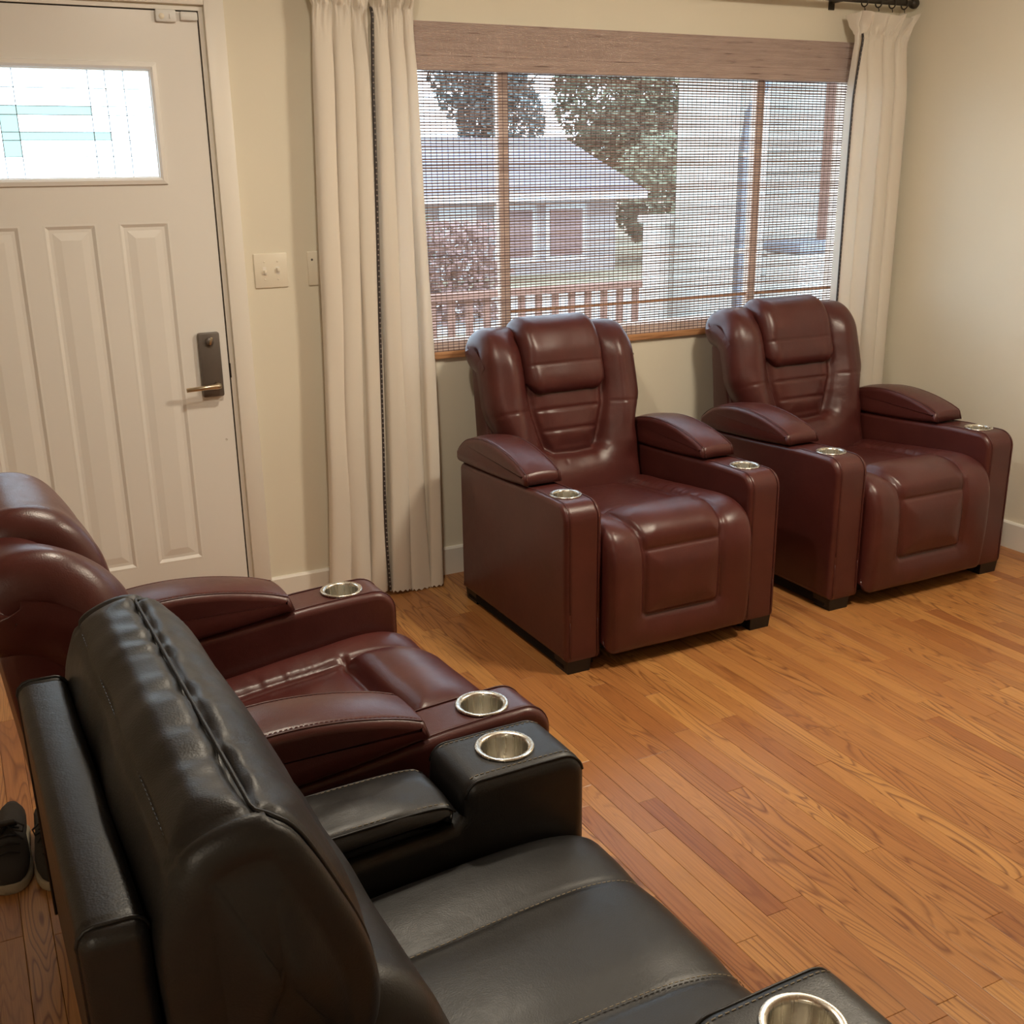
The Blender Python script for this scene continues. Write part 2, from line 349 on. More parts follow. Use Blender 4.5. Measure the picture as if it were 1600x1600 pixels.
class Slab:
    """an upholstered pad: a side profile (y, z), running back > top > front, swept across x, with rounded ends,
    seams pressed in and panels puffed out between them"""
    def __init__(s, ctrl, width, r=0.04, D=0.10, step=0.006, nx=70, n_ctrl=14):
        s.P, s.s = resample(catmull(ctrl, n_ctrl), step)
        T = np.gradient(s.P, axis=0); T /= np.linalg.norm(T, axis=1)[:, None]
        s.N = np.stack([T[:, 1], -T[:, 0]], 1); s.r, s.D, s.nx = r, D, nx
        s.W = np.array([width(y, z, q / s.s[-1]) for (y, z), q in zip(s.P, s.s)]); s.front0 = int(np.argmax(s.P[:, 1]))
        s.seams = []; s.extra = []; s.edge = True
    def at_z(s, z):                                                  # arc position of height z on the front side
        i = s.front0 + int(np.argmin(abs(s.P[s.front0:, 1] - z))); return s.s[i]
    def at_y(s, y, top=True):
        k = s.front0 if not top else 0
        j = int(np.argmin(abs(s.P[:, 0] - y) + (0 if not top else 0) + np.where(s.P[:, 1] < s.P[:, 1].max() - 0.12, 9, 0))); return s.s[j]
    def point(s, x, q, off=0.0):
        y = np.interp(q, s.s, s.P[:, 0]); z = np.interp(q, s.s, s.P[:, 1]); a = np.interp(q, s.s, s.N[:, 0]); b = np.interp(q, s.s, s.N[:, 1])
        return (x, y + a * off, z + b * off)
    def disp(s, X, S):
        d = np.full(X.shape, 9.0); g = np.zeros(X.shape)
        for poly, depth, sig, *nopuff in s.seams:
            e = seg_dist(X, S, poly); d = d if nopuff else np.minimum(d, e); g = np.maximum(g, depth * np.exp(-(e / sig) ** 2))
        out = -g + s.puff * (1 - np.exp(-(np.minimum(d, 0.2) / s.lam) ** 2)) if s.seams else np.zeros(X.shape)
        for fn in s.extra: out = out + fn(X, S, d)
        return out
    puff = 0.010; lam = 0.045
    def make(s, cap=True):
        cols = []
        na, nsd = 7, 4
        for k in range(nsd, 0, -1): cols.append((-1, 'w', k / nsd))
        for k in range(na, 0, -1): cols.append((-1, 'a', k / na * math.pi / 2))
        for k in range(s.nx + 1): cols.append((k / s.nx * 2 - 1, 'c', 0))
        for k in range(1, na + 1): cols.append((1, 'a', k / na * math.pi / 2))
        for k in range(1, nsd + 1): cols.append((1, 'w', k / nsd))
        m, n = len(s.s), len(cols); X = np.zeros((m, n)); O = np.zeros((m, n)); K = np.ones((m, n))
        for j, (u, typ, v) in enumerate(cols):
            if typ == 'c': X[:, j] = u * (s.W - s.r)
            elif typ == 'a': X[:, j] = u * (s.W - s.r + s.r * math.sin(v)); O[:, j] = -s.r * (1 - math.cos(v)); K[:, j] = math.cos(v)
            else: X[:, j] = u * (s.W - (0 if cap else 0.004) * v); O[:, j] = -s.r - (s.D - s.r) * v; K[:, j] = 0
        S = np.repeat(s.s[:, None], n, 1)
        H = s.disp(X, S) * K + O
        V = np.stack([X, s.P[:, 0][:, None] + s.N[:, 0][:, None] * H, s.P[:, 1][:, None] + s.N[:, 1][:, None] * H], 2).reshape(-1, 3)
        I = np.arange(m * n).reshape(m, n); F = np.stack([I[:-1, :-1], I[1:, :-1], I[1:, 1:], I[:-1, 1:]], 2).reshape(-1, 4)
        F = F.tolist()
        if cap:
            for col, u in ((0, -1), (n - 1, 1)):                     # a softly bulging end
                ring = I[:, col].tolist(); P0 = V[ring]; c = P0.mean(0); prev = ring; x0 = P0[:, 0].copy()
                for v in (.12, .3, .5, .7, .88):
                    Q = P0 * (1 - v) + c * v; Q[:, 0] = x0 + u * .020 * (1 - (1 - v) ** 2); cur = list(range(len(V), len(V) + len(ring))); V = np.vstack([V, Q])
                    for k in range(len(ring)):
                        j = (k + 1) % len(ring); q = (prev[k], prev[j], cur[j], cur[k]); F.append(q[::-1] if u < 0 else q)
                    prev = cur
                F.append(tuple(prev[::-1]) if u < 0 else tuple(prev))
        return V, F

def mirror(poly): return [(-x, q) for x, q in poly]

def extrude_profile(loop, w, cols):
    """closed (y, z) loop swept across x; cols = (x fraction of half width or absolute, inset)"""
    L = np.array(loop, float); A = 0.5 * np.sum(L[:, 0] * np.roll(L[:, 1], -1) - np.roll(L[:, 0], -1) * L[:, 1])
    if A < 0: L = L[::-1]
    T = np.roll(L, -1, 0) - np.roll(L, 1, 0); T /= np.linalg.norm(T, axis=1)[:, None]; N = np.stack([T[:, 1], -T[:, 0]], 1)
    V = []; F = []; n = len(L)
    for (x, ins) in cols:
        Q = L - N * ins
        V += [(x, q[0], q[1]) for q in Q]
    for i in range(len(cols) - 1):
        for k in range(n): F.append((i * n + k, (i + 1) * n + k, (i + 1) * n + (k + 1) % n, i * n + (k + 1) % n))
    F.append(tuple(range(n))); e = (len(cols) - 1) * n; F.append(tuple(e + k for k in range(n))[::-1])
    return V, F, L, N

def arc(cx, cy, r, a0, a1, n=8): return [(cx + r * math.cos(R(a0 + (a1 - a0) * k / n)), cy + r * math.sin(R(a0 + (a1 - a0) * k / n))) for k in range(n + 1)]

def round_cols(hw, r, n=6, groove=0.0, gpos=0.016):
    c = [(-hw, r)]
    for k in range(1, n + 1): a = math.pi / 2 * k / n; c.append((-hw + r * (1 - math.cos(a)), r - r * math.sin(a)))
    if groove: c += [(-hw + gpos - 0.004, 0), (-hw + gpos, groove), (-hw + gpos + 0.004, 0)]
    c += [(x, 0) for x in np.linspace(-hw + max(r, gpos) + 0.008, hw - max(r, gpos) - 0.008, 8)]
    return c + [(-x, i) for x, i in c[:len(c) - 8][::-1]]

def boolean_cut(me, cutter_me):
    a = bpy.data.objects.new('tmp_a', me); b = bpy.data.objects.new('tmp_b', cutter_me); C.objects.link(a); C.objects.link(b)
    md = a.modifiers.new('cut', 'BOOLEAN'); md.object = b; md.operation = 'DIFFERENCE'; md.solver = 'EXACT'
    dg = bpy.context.evaluated_depsgraph_get(); dg.update(); out = bpy.data.meshes.new_from_object(a.evaluated_get(dg))
    bpy.data.objects.remove(a); bpy.data.objects.remove(b); return out

def stitches(pts, ln=0.006, gap=0.004, r=0.0008):
    P, s = resample(np.array(pts, float), 0.002); b = MB(); q = 0
    while q + ln < s[-1]:
        a = [np.interp(q, s, P[:, k]) for k in range(3)]; c = [np.interp(q + ln, s, P[:, k]) for k in range(3)]
        b.tube([a, c], r, 4); q += ln + gap
    return b

# ------------------------------------------------------------------ the room shell
XR, XL, YF, CEIL = 2.99, -3.2, -6.2, 2.44
WIN = (0.60, 2.80, 0.885, 2.01)                                     # window opening in the back wall
DOOR = (-0.935, 0.014, 0.0, 2.046)                                  # door opening
tag(holed(XL, XR + 0.12, -0.02, CEIL, [WIN, DOOR], 0.0, 0.14, 'wall_back', 'wall'), kind='structure')
tag(MB().box(XR, XR + 0.12, YF, 0.0, -0.02, CEIL).build('wall_right', 'wall'), kind='structure')
tag(MB().box(XL - 0.12, XL, YF, 0.14, -0.02, CEIL).build('wall_left', 'wall'), kind='structure')
tag(MB().box(XL - 0.12, XR + 0.12, YF - 0.12, YF, -0.02, CEIL).build('wall_front', 'wall'), kind='structure')
tag(MB().box(XL - 0.12, XR + 0.12, YF - 0.12, 0.14, CEIL, CEIL + 0.1).build('ceiling', 'ceil'), kind='structure')

# floor of narrow oak boards running towards the window wall
floor = tag(MB().box(XL - 0.1, XR + 0.1, YF - 0.1, 0.13, -0.06, -0.0125).build('floor', 'subfloor'), kind='structure')
PW = 0.0572
def plank_geo(x0, x1, y0, y1):
    c, g = 0.0012, 0.00035; x0 += g; x1 -= g; y0 += g; y1 -= g
    V = [(x0, y0, -.0124), (x1, y0, -.0124), (x1, y1, -.0124), (x0, y1, -.0124), (x0, y0, -c * .6), (x1, y0, -c * .6), (x1, y1, -c * .6), (x0, y1, -c * .6),
         (x0 + c, y0 + c, 0), (x1 - c, y0 + c, 0), (x1 - c, y1 - c, 0), (x0 + c, y1 - c, 0)]
    F = [(8, 9, 10, 11)]
    for k in range(4): F += [(k, (k + 1) % 4, 4 + (k + 1) % 4, 4 + k), (4 + k, 4 + (k + 1) % 4, 8 + (k + 1) % 4, 8 + k)]
    return V, F
def project(p):
    d = Vector(p) - CAMP; z = d.dot(fw)
    return (800 + FPX * d.dot(rt) / z, 800 - FPX * d.dot(up) / z, z) if z > 0.05 else None
boards = []
rg = random.Random(3); x = XR + 0.01
while x > XL:
    y = 0.0 - rg.uniform(0, 0.5); edges = [0.0, y] if y < -0.1 else [0.0]
    while edges[-1] > YF: edges.append(edges[-1] - rg.choice((rg.uniform(0.25, 0.6), rg.uniform(0.6, 1.1), rg.uniform(0.9, 1.6))))
    for a, b in zip(edges[:-1], edges[1:]): boards.append((x - PW, x, max(b, YF), a, rg.random()))
    x -= PW
def seen(b):
    tot = 0
    for k in range(8):
        yy = b[2] + (b[3] - b[2]) * (k + .5) / 8; xx = (b[0] + b[1]) / 2; p = project((xx, yy, 0))
        if p and -10 < p[0] < 1610 and -10 < p[1] < 1610:
            hid = (-0.75 < xx < 0.03 and -3.2 < yy < -1.35) or (0.75 < xx < 1.55 and yy > -1.0) or (1.85 < xx < 2.7 and yy > -1.0) or (xx < 0 and yy < -2.3)
            tot += (0.03 if hid else 1.0) * (b[3] - b[2]) / 8 / p[2] ** 2.6
    return tot
boards.sort(key=seen, reverse=True)
def with_rnd(me, vals):
    a = me.attributes.new('rnd', 'FLOAT', 'POINT'); a.data.foreach_set('value', vals); return me
for b in boards[:300]:
    cx, cy = (b[0] + b[1]) / 2, (b[2] + b[3]) / 2
    V, F = plank_geo(b[0] - cx, b[1] - cx, b[2] - cy, b[3] - cy); me = with_rnd(mesh('plank', V, F, False), [b[4]] * len(V))
    link_mesh('plank', me, 'oak', floor, (cx, cy, 0))
rest = MB(); rv = []
for b in boards[300:]:
    V, F = plank_geo(*b[:4]); rest.add(V, F); rv += [b[4]] * len(V)
ro = rest.build('plank_field', 'oak', floor); with_rnd(ro.data, rv); ro['kind'] = 'stuff'

def baseboard(name, pts0, pts1, inward):
    (ax, ay), (bx, by) = pts0, pts1; ix, iy = inward; t, h = 0.014, 0.113; b = MB()
    prof = [(0, 0), (t, 0), (t, h - .008), (t * .6, h - .001), (0, h)]
    V = [(ax + ix * d, ay + iy * d, z) for d, z in prof] + [(bx + ix * d, by + iy * d, z) for d, z in prof]; n = len(prof)
    F = [(k, (k + 1) % n, n + (k + 1) % n, n + k) for k in range(n)] + [tuple(range(n))[::-1], tuple(range(n, 2 * n))]
    b.add(V, F); return tag(b.build(name, 'trim', fix=True), kind='structure')
baseboard('baseboard_back', (0.079, 0), (XR, 0), (0, -1))
baseboard('baseboard_right', (XR, -0.014), (XR, YF), (-1, 0))
baseboard('baseboard_entry', (XL, 0), (-0.999, 0), (0, -1))
baseboard('baseboard_left', (XL, 0), (XL, YF), (1, 0))

# ------------------------------------------------------------------ front door, frame and casing
for k, (a, b_, c, d) in enumerate(((0.016, 0.079, 0.0, 2.112), (-1.0, -0.937, 0.0, 2.112), (-0.937, 0.016, 2.049, 2.112))):
    tag(auto_smooth(MB().box(a, b_, -0.017, 0.0, c, d, 0.003).build('trim_%d' % (k + 1), 'trim')), kind='structure')
for k, q in enumerate(((0.0015, 0.0139, 0.0005, 0.139, 0, 2.0455), (-0.9345, -0.921, 0.0005, 0.139, 0, 2.0455), (-0.921, 0.0015, 0.0005, 0.139, 2.0335, 2.0455))):
    tag(MB().box(*q).build('trim_%d' % (k + 4), 'trim'), kind='structure')
for k, q in enumerate(((-0.0035, 0.0013, 0.012, 0.05, 0.0, 2.033), (-0.92, -0.0035, 0.012, 0.05, 2.0295, 2.033))):
    tag(MB().box(*q).build('trim_%d' % (k + 7), 'gapm'), kind='structure')
door = tag(empty('door_1', (0, 0, 0)), kind='structure')
PAN = [(-0.313, -0.153, .23, 1.397), (-0.5385, -0.3785, .23, 1.397), (-0.764, -0.604, .23, 1.397)]
GL = (-0.745, -0.170, 1.538, 1.853)
holed(-0.917, -0.0036, 0.014, 2.0290, PAN + [GL], 0.004, 0.048, 'slab', 'door', door)
for (a, b_, c, d) in PAN:
    rings = [(0, 0.004), (0.006, 0.0035), (0.016, 0.010), (0.026, 0.010), (0.048, 0.0056), (0.050, 0.0053)]; V = []; F = []
    for ins, dep in rings: V += [(a + ins, dep, c + ins), (b_ - ins, dep, c + ins), (b_ - ins, dep, d - ins), (a + ins, dep, d - ins)]
    for i in range(len(rings) - 1):
        for k in range(4): F.append((i * 4 + k, i * 4 + (k + 1) % 4, i * 4 + 4 + (k + 1) % 4, i * 4 + 4 + k))
    e = (len(rings) - 1) * 4; F.append((e, e + 1, e + 2, e + 3)); mk('panel', V, F, 'door', door, smooth=False)
# glazing bead round the lite
gb = MB(); V = []; F = []
rings = [(-0.026, 0.004), (-0.024, -0.004), (-0.012, -0.007), (-0.004, -0.002), (0.0, 0.012)]
for ins, dep in rings: V += [(GL[0] + ins, dep, GL[2] + ins), (GL[1] - ins, dep, GL[2] + ins), (GL[1] - ins, dep, GL[3] - ins), (GL[0] + ins, dep, GL[3] - ins)]
for i in range(len(rings) - 1):
    for k in range(4): F.append((i * 4 + k, i * 4 + (k + 1) % 4, i * 4 + 4 + (k + 1) % 4, i * 4 + 4 + k))
mk('glazing_bead', V, F, 'door', door, smooth=False)
# leaded lite: pieces of bevelled glass between cames
xs = [GL[0], -0.67, -0.615, -0.565, -0.35, -0.30, -0.245, GL[1]]; zs = [GL[2], 1.600, 1.648, 1.672, 1.722, 1.748, 1.80, GL[3]]
TEAL = {(3, 2), (3, 4), (2, 1), (2, 2), (2, 3), (2, 4), (4, 2)}
for i in range(len(xs) - 1):
    for j in range(len(zs) - 1):
        a, b_, c, d = xs[i], xs[i + 1], zs[j], zs[j + 1]; e = 0.004
        V = [(a, .024, c), (b_, .024, c), (b_, .024, d), (a, .024, d), (a + e, .021, c + e), (b_ - e, .021, c + e), (b_ - e, .021, d - e), (a + e, .021, d - e)]
        mk('pane', V, [(4, 5, 6, 7)] + [(k, (k + 1) % 4, 4 + (k + 1) % 4, 4 + k) for k in range(4)], 'teallite' if (i, j) in TEAL else 'clearlite', door, smooth=False)
for v in xs[1:-1]: MB().box(v - .0012, v + .0012, .019, .026, GL[2], GL[3]).build('came', 'lead', door)
for v in zs[1:-1]: MB().box(GL[0], GL[1], .019, .026, v - .0010, v + .0010).build('came', 'lead', door)
# lock plate with lever
lk = tag(empty('door_lock', (-0.0655, 0.004, 0.918)), 'dark rectangular lock plate with a satin nickel lever on the white door', 'lock')
auto_smooth(MB().box(-.036, .036, -.022, 0.0, -.108, .112, .006).build('lock_plate', 'bronze', lk))
b = MB(); b.lathe([(0, .012), (.012, .012), (.014, .008), (.014, 0)], 20); t = b.build('thumb_turn', 'bronze', lk, True, (0, -.0215, .083), (R(90), 0, 0))
auto_smooth(MB().box(-.004, .004, -.016, -.006, -.013, .013, .002).build('turn_bar', 'nickel', lk, loc=(.002, -.0215, .085), rot=(0, R(20), 0)))
lv = MB(); lv.tube([(.012, -.0215, -.066), (.012, -.055, -.066)], .0095, 14); lv.build('lever_stem', 'nickel', lk, True); auto_smooth(lk.children[-1], 60); lv = MB()
lv.tube([(.018, -.058, -.0655), (.005, -.0605, -.0655), (-.03, -.0605, -.067), (-.098, -.0600, -.070)], [.0085, .0098, .0078, .0074], 14)
lv.build('lever', 'nickel', lk, True); auto_smooth(lk.children[-1], 60)
lp = MB().box(0.0005, 0.0032, -0.0003, 0.022, 0.868, 0.918); sp = lp.build('strike_plate', 'gapm', door)
hole = MB(); hole.lathe([(0, -.001), (.003, -.001), (.003, .002)], 12); hole.build('screw_hole', 'gapm', door, loc=(-.034, .004, .652), rot=(R(90), 0, 0))
# contact alarm
al = tag(empty('door_alarm', (-.101, .004, 2.012)), 'small white plastic contact alarm at the top of the door', 'alarm')
auto_smooth(MB().box(-.032, .032, -.016, 0, -.016, .021, .006).build('alarm_body', 'wplastic', al)); b = MB(); b.lathe([(0, .0012), (.008, .0012), (.009, 0)], 20)
b.build('button', 'plate', al, True, (-.014, -.0158, 0), (R(90), 0, 0)); auto_smooth(MB().box(-.002, .002, -.019, -.0155, -.007, .007, .0008).build('slider', 'wplastic', al, loc=(.012, 0, 0)))
ms = tag(auto_smooth(MB().box(-.057, -.004, -.012, .0038, 2.003, 2.0285, .004).build('alarm_magnet', 'wplastic')), 'plain white plastic strip at the top corner of the door', 'magnet')

# switch plates on the wall
sw = tag(empty('light_switch', (.169, 0, 1.2235)), 'ivory double light switch plate between door casing and curtain', 'switch')
auto_smooth(MB().box(-.058, .058, -.006, 0, -.058, .058, .003).build('cover_plate', 'plate', sw))
for k, (x, dz) in enumerate(((-.023, -1), (.023, 1))):
    MB().box(x - .006, x + .006, -.0066, -.0055, -.013, .013).build('toggle_slot', 'trim', sw)
    tg = auto_smooth(MB().box(x - .0045, x + .0045, -.017, -.005, -.006, .006, .0015).build('toggle', 'plate', sw)); tg.location = (0, 0, dz * .003); tg.rotation_euler = (0, 0, 0)
    for s_ in (-.03, .03): b = MB(); b.lathe([(0, .0008), (.003, .0006), (.0034, 0)], 10); b.build('screw', 'plate', sw, True, (x, -.006, s_), (R(90), 0, 0))
bp = tag(empty('blank_plate', (.337, 0, 1.2235)), 'ivory wall plate half hidden behind the left curtain', 'switch')
auto_smooth(MB().box(-.038, .038, -.006, 0, -.058, .058, .003).build('cover_plate', 'plate', bp))
b = MB(); b.lathe([(0, .001), (.0034, .0008), (.004, 0)], 10); b.build('screw', 'bronze', bp, True, (-.022, -.006, .03), (R(90), 0, 0))

# ------------------------------------------------------------------ window and bamboo shade
win = tag(empty('window_1'), kind='structure')
for q in ((WIN[0], WIN[0] + .045, .004, .10, WIN[2], WIN[3]), (WIN[1] - .045, WIN[1], .004, .10, WIN[2], WIN[3]), (WIN[0] + .045, WIN[1] - .045, .03, .10, WIN[2], WIN[2] + .04), (WIN[0] + .045, WIN[1] - .045, .03, .10, WIN[3] - .05, WIN[3])):
    MB().box(*q).build('window_frame', 'woodtrim', win)
MX = [(1.054, 1.096), (2.240, 2.282)]                                # mullions just behind the shade
for a, b_ in MX: auto_smooth(MB().box(a, b_, .004, .034, WIN[2] + .04, WIN[3] - .05, .003).build('mullion', 'woodtrim', win))
auto_smooth(MB().box(1.0965, 2.2395, .008, .03, 1.012, 1.024, .003).build('transom', 'woodrail', win)); auto_smooth(MB().box(2.2825, WIN[1] - .045, .008, .03, 1.012, 1.024, .003).build('transom', 'woodrail', win))
px = [WIN[0] + .045, MX[0][0], MX[0][1], MX[1][0], MX[1][1], WIN[1] - .045]
for a, b_ in ((px[0], px[1]), (px[2], px[3]), (px[4], px[5])): MB().box(a, b_, .036, .040, WIN[2] + .04, WIN[3] - .05).build('pane', 'pane', win)

sh = tag(empty('bamboo_shade', (0, 0, 0)), 'woven bamboo roman shade with tan valance covering the window', 'window shade')
SX0, SX1, SB, SV, ST = 0.585, 2.815, 0.889, 1.878, 2.035
rg = random.Random(11); rb = MB(); rv = []; z = SB + 0.006
while z < SV + 0.03:
    h = rg.uniform(.0021, .0030) * (1.3 if rg.random() < .10 else 1); n = 14; k0 = len(rb.V); V = []; F = []; ph = rg.uniform(0, 6); am = rg.uniform(.0002, .0009)
    for i in range(n + 1):
        x = SX0 + (SX1 - SX0) * i / n; zz = z + am * math.sin(i * 0.9 + ph) + rg.uniform(-.0003, .0003); hh = h * rg.uniform(.8, 1.2)
        V += [(x, -.0135, zz - hh), (x, -.0105, zz - hh * .6), (x, -.0105, zz + hh * .6), (x, -.0135, zz + hh)]
    for i in range(n):
        for k in range(4): F.append((i * 4 + k, i * 4 + 4 + k, i * 4 + 4 + (k + 1) % 4, i * 4 + (k + 1) % 4))
    F += [(0, 1, 2, 3), (n * 4 + 3, n * 4 + 2, n * 4 + 1, n * 4)]; rb.add(V, F); v = rg.random() * (0.2 if rg.random() < .12 else 1); rv += [v] * len(V); z += 0.0103 + rg.uniform(-.0006, .0006)
o = rb.build('reed_panel', 'reed', sh, fix=True); with_rnd(o.data, rv); o['kind'] = 'stuff'
tb = MB(); x = SX0 + .012
while x < SX1: tb.box(x - .0008, x + .0008, -.0150, -.0137, SB, SV + .03); x += .0222 + rg.uniform(-.001, .001)
o = tb.build('thread_panel', 'thread', sh); o['kind'] = 'stuff'
# valance: a flat board of tightly bound reeds
vb = MB(); rv = []; z = SV + .0022
with_rnd(MB().box(SX0, SX1, -.036, -.002, SV, ST - .001).build('valance_board', 'valance', sh).data, [.5] * 8)
while z < ST - .002:
    h = .0024; n = 10; V = []; F = []
    for i in range(n + 1):
        x = SX0 - .002 + (SX1 - SX0 + .004) * i / n; V += [(x, -.0355, z - h), (x, -.0372 - rg.uniform(0, .0006), z), (x, -.0355, z + h)]
    for i in range(n):
        for k in range(2): F.append((i * 3 + k, i * 3 + 3 + k, i * 3 + 4 + k, i * 3 + 1 + k))
    vb.add(V, F); rv += [rg.random()] * len(V); z += .005
o = vb.build('valance_reeds', 'valance', sh, fix=True); with_rnd(o.data, rv); o['kind'] = 'stuff'
rl = auto_smooth(MB().box(SX0 + .002, SX1 - .002, -.018, -.004, SB - .022, SB + .004, .003).build('bottom_rail', 'woodrail', sh))

# ------------------------------------------------------------------ curtains on a rod
rod = tag(empty('curtain_rod', (0, -.105, 2.188)), 'dark grey metal curtain rod with round finials above the shade', 'curtain rod')
MB().tube([(.20, 0, 0), (2.945, 0, 0)], .0125, 16).build('pole', 'rod', rod, True); auto_smooth(rod.children[-1])
for x in (.188, 2.957):
    b = MB(); b.lathe([(.0, -.022), (.012, -.020), (.019, -.012), (.0215, 0), (.019, .012), (.012, .020), (0, .022)], 20); b.build('finial', 'rod', rod, True, (x, 0, 0), (0, R(90), 0))
for x in (.28, 1.55, 2.60):
    b = MB(); b.box(x - .008, x + .008, -.004, .105, -.005, .005); b.box(x - .014, x + .014, .099, .105, -.03, .03); b.build('bracket', 'rod', rod)

def curtain(name, label, xtop, xbot, y0, nf, seed, amp, pinch_z=2.055, top_z=2.135, bottom=0.02, zig=False, trim_side=None, phase=0.0, lean=1.0):
    rg = random.Random(seed); th = empty(name, (0, 0, 0)); tag(th, label, 'curtain', 'ivory curtain panels')
    nu, nzr = nf * 26, 90; fold_a = [rg.uniform(.7, 1.25) for _ in range(nf + 2)]; fold_w = np.cumsum([0] + [rg.uniform(.75, 1.3) for _ in range(nf)]); fold_w /= fold_w[-1]
    Z = list(np.linspace(bottom, pinch_z, nzr)) + list(np.linspace(pinch_z, top_z, 14))[1:]
    V = []; edgeL = []; edgeR = []
    for iz, z in enumerate(Z):
        t = min(1, max(0, (pinch_z - z) / (pinch_z - bottom)))
        xl = xtop[0] + (xbot[0] - xtop[0]) * t ** 1.0; xr = xtop[1] + (xbot[1] - xtop[1]) * t ** 1.0
        if z > pinch_z: q = (z - pinch_z) / (top_z - pinch_z); grow = .5 * q; xl -= .012 * q; xr += (.035 if trim_side == 'L' else .006) * q
        for iu in range(nu + 1):
            u = iu / nu; fi = np.interp(u, fold_w, np.arange(nf + 1)); k = int(fi); f = fi - k
            ph = 2 * math.pi * (fi + phase)
            wv = 2 * abs(math.sin(ph / 2)) ** .45 - 1                          # broad front, narrow valley
            a = amp * fold_a[k]
            if z > pinch_z: A = a * (.35 + .9 * (z - pinch_z) / (top_z - pinch_z)) * (1 + .6 * math.cos(2 * ph + k)); sh_ = .008 * math.sin(2 * ph + 2 * k) * (z - pinch_z) / (top_z - pinch_z)
            else:
                d = pinch_z - z; A = a * (.35 + .75 * sstep(0, .28, d)) * (1 - .12 * t); sh_ = .012 * math.sin(3.1 * k + z * 2.2) * t
            wob = .010 * noise.noise((u * 6 + seed, z * 1.7, seed)) * (0.3 + t)
            crump = .020 * noise.noise((u * 30, z * 26, seed + 4.)) * math.exp(-((z - pinch_z - .01) / .05) ** 2)
            bun = .5 * math.exp(-((z - pinch_z) / .06) ** 2); uu = np.interp(fi - bun * math.sin(ph) / (2 * math.pi), np.arange(nf + 1), fold_w)
            x = xl + (xr - xl) * uu - lean * float(sstep(0, .2, pinch_z - z)) * (xr - xl) * (fold_w[min(k + 1, nf)] - fold_w[k] if k < nf else 0) / (2 * math.pi) * math.sin(ph) + sh_ + wob
            y = y0 - A * wv + wob + crump; zz = z
            if z > pinch_z: zz += .010 * math.sin(ph * 1.0 + k) * (z - pinch_z) / (top_z - pinch_z)
            if iz == 0: zz += (.004 * abs(iu % 4 - 2) if zig else 0.0) + .006 * math.sin(u * 5 + seed)
            x = min(x, XR - .004); y = min(y, -.042)
            V.append((x, y, zz))
            if iu == 0: edgeL.append((x, y, zz))
            if iu == nu: edgeR.append((x, y, zz))
    n = nu + 1; I = np.arange(len(V)).reshape(-1, n); F = np.stack([I[:-1, :-1], I[:-1, 1:], I[1:, 1:], I[1:, :-1]], 2).reshape(-1, 4).tolist()
    mk('cloth', V, F, 'curtain', th)
    if trim_side:
        E = edgeL if trim_side == 'L' else edgeR; E = [e for e in E if e[2] < pinch_z + .01]
        P, s_ = resample(np.array(E), .009); P[:, 1] -= .046
        tr = MB().tube([tuple(p) for p in P[::2]], .0055, 6).build('edge_trim', 'bead', th, True)
        bd = MB()
        for p in P[::2]: bd.sphere((p[0], p[1] - .0045, p[2]), .0030, 6, 4)
        bd.build('beads', 'beadlight', tr, True)['kind'] = 'stuff'
    # rings carrying the heading
    for k in range(nf):
        x = xtop[0] + (xtop[1] - xtop[0]) * (fold_w[k] + fold_w[k + 1]) / 2; b = MB()
        P = [(0, .0185 * math.cos(a), .0185 * math.sin(a)) for a in np.linspace(0, 2 * math.pi, 21)]; b.tube(P, .003, 6, False)
        b.tube([(0, 0, -.0185), (0, -.004, -.029), (0, -.004, -.034)], .0018, 5); rx = min(x, 2.925)
        b.build('ring', 'rod', rod, True, (rx, 0, -.0065))
    return th
curtain('curtain', 'ivory curtain panel nearest the door with a dark beaded edge', (.345, .532), (.275, .500), -.098, 3, 21, .024, trim_side='R')
curtain('curtain', 'ivory curtain panel along the left side of the window shade', (.546, .690), (.513, .728), -.102, 3, 33, .024, zig=True, bottom=.006)
curtain('curtain', 'ivory curtain at the right end of the window beside the corner', (2.650, 2.940), (2.615, 2.965), -.108, 4, 47, .034, trim_side='L')

# ------------------------------------------------------------------ recliners
def cup_mesh(r=.0505):
    b = MB(); k = r / .0505
    b.lathe([(.0400 * k, -.001), (.0505 * k, -.001), (.0515 * k, .0012), (.0505 * k, .0038), (.0485 * k, .0044), (.0425 * k, .0026), (.0402 * k, .0008), (.0396 * k, -.004), (.0394 * k, -.062), (.0375 * k, -.067), (0, -.068)], 56)
    return recalc_up(mesh('cup_holder', b.V, b.F, True))
def recalc_up(me): return me
cup_me = cup_mesh()

def build_arm_mesh(name, loop, hw, cup_y, cup_z, r=.018, groove=.0022, gpos=.017):
    V, F, L, N = extrude_profile(loop, hw, round_cols(hw, r, 6, groove, gpos)); me = recalc(mesh(name, V, F, True))
    c = MB(); c.lathe([(.0405, -.074), (.0405, .05)], 40, (0, cup_y, cup_z)); n = 40; c.F.append(tuple(range(n))[::-1]); c.F.append(tuple(range(n, 2 * n)))
    cm = recalc(mesh('cut', c.V, c.F, False)); out = boolean_cut(me, cm)
    bm = bmesh.new(); bm.from_mesh(out)
    for f in bm.faces: f.smooth = True
    for e in bm.edges:
        if len(e.link_faces) == 2 and e.calc_face_angle(0) > R(38): e.smooth = False
    bm.to_mesh(out); bm.free(); return out

def loop_dense(pts, step=.02):
    out = []; P = [np.array(p, float) for p in pts]
    for a, b in zip(P, P[1:] + P[:1]):
        n = max(1, int(np.linalg.norm(b - a) / step)); out += [tuple(a + (b - a) * k / n) for k in range(n)]
    return out

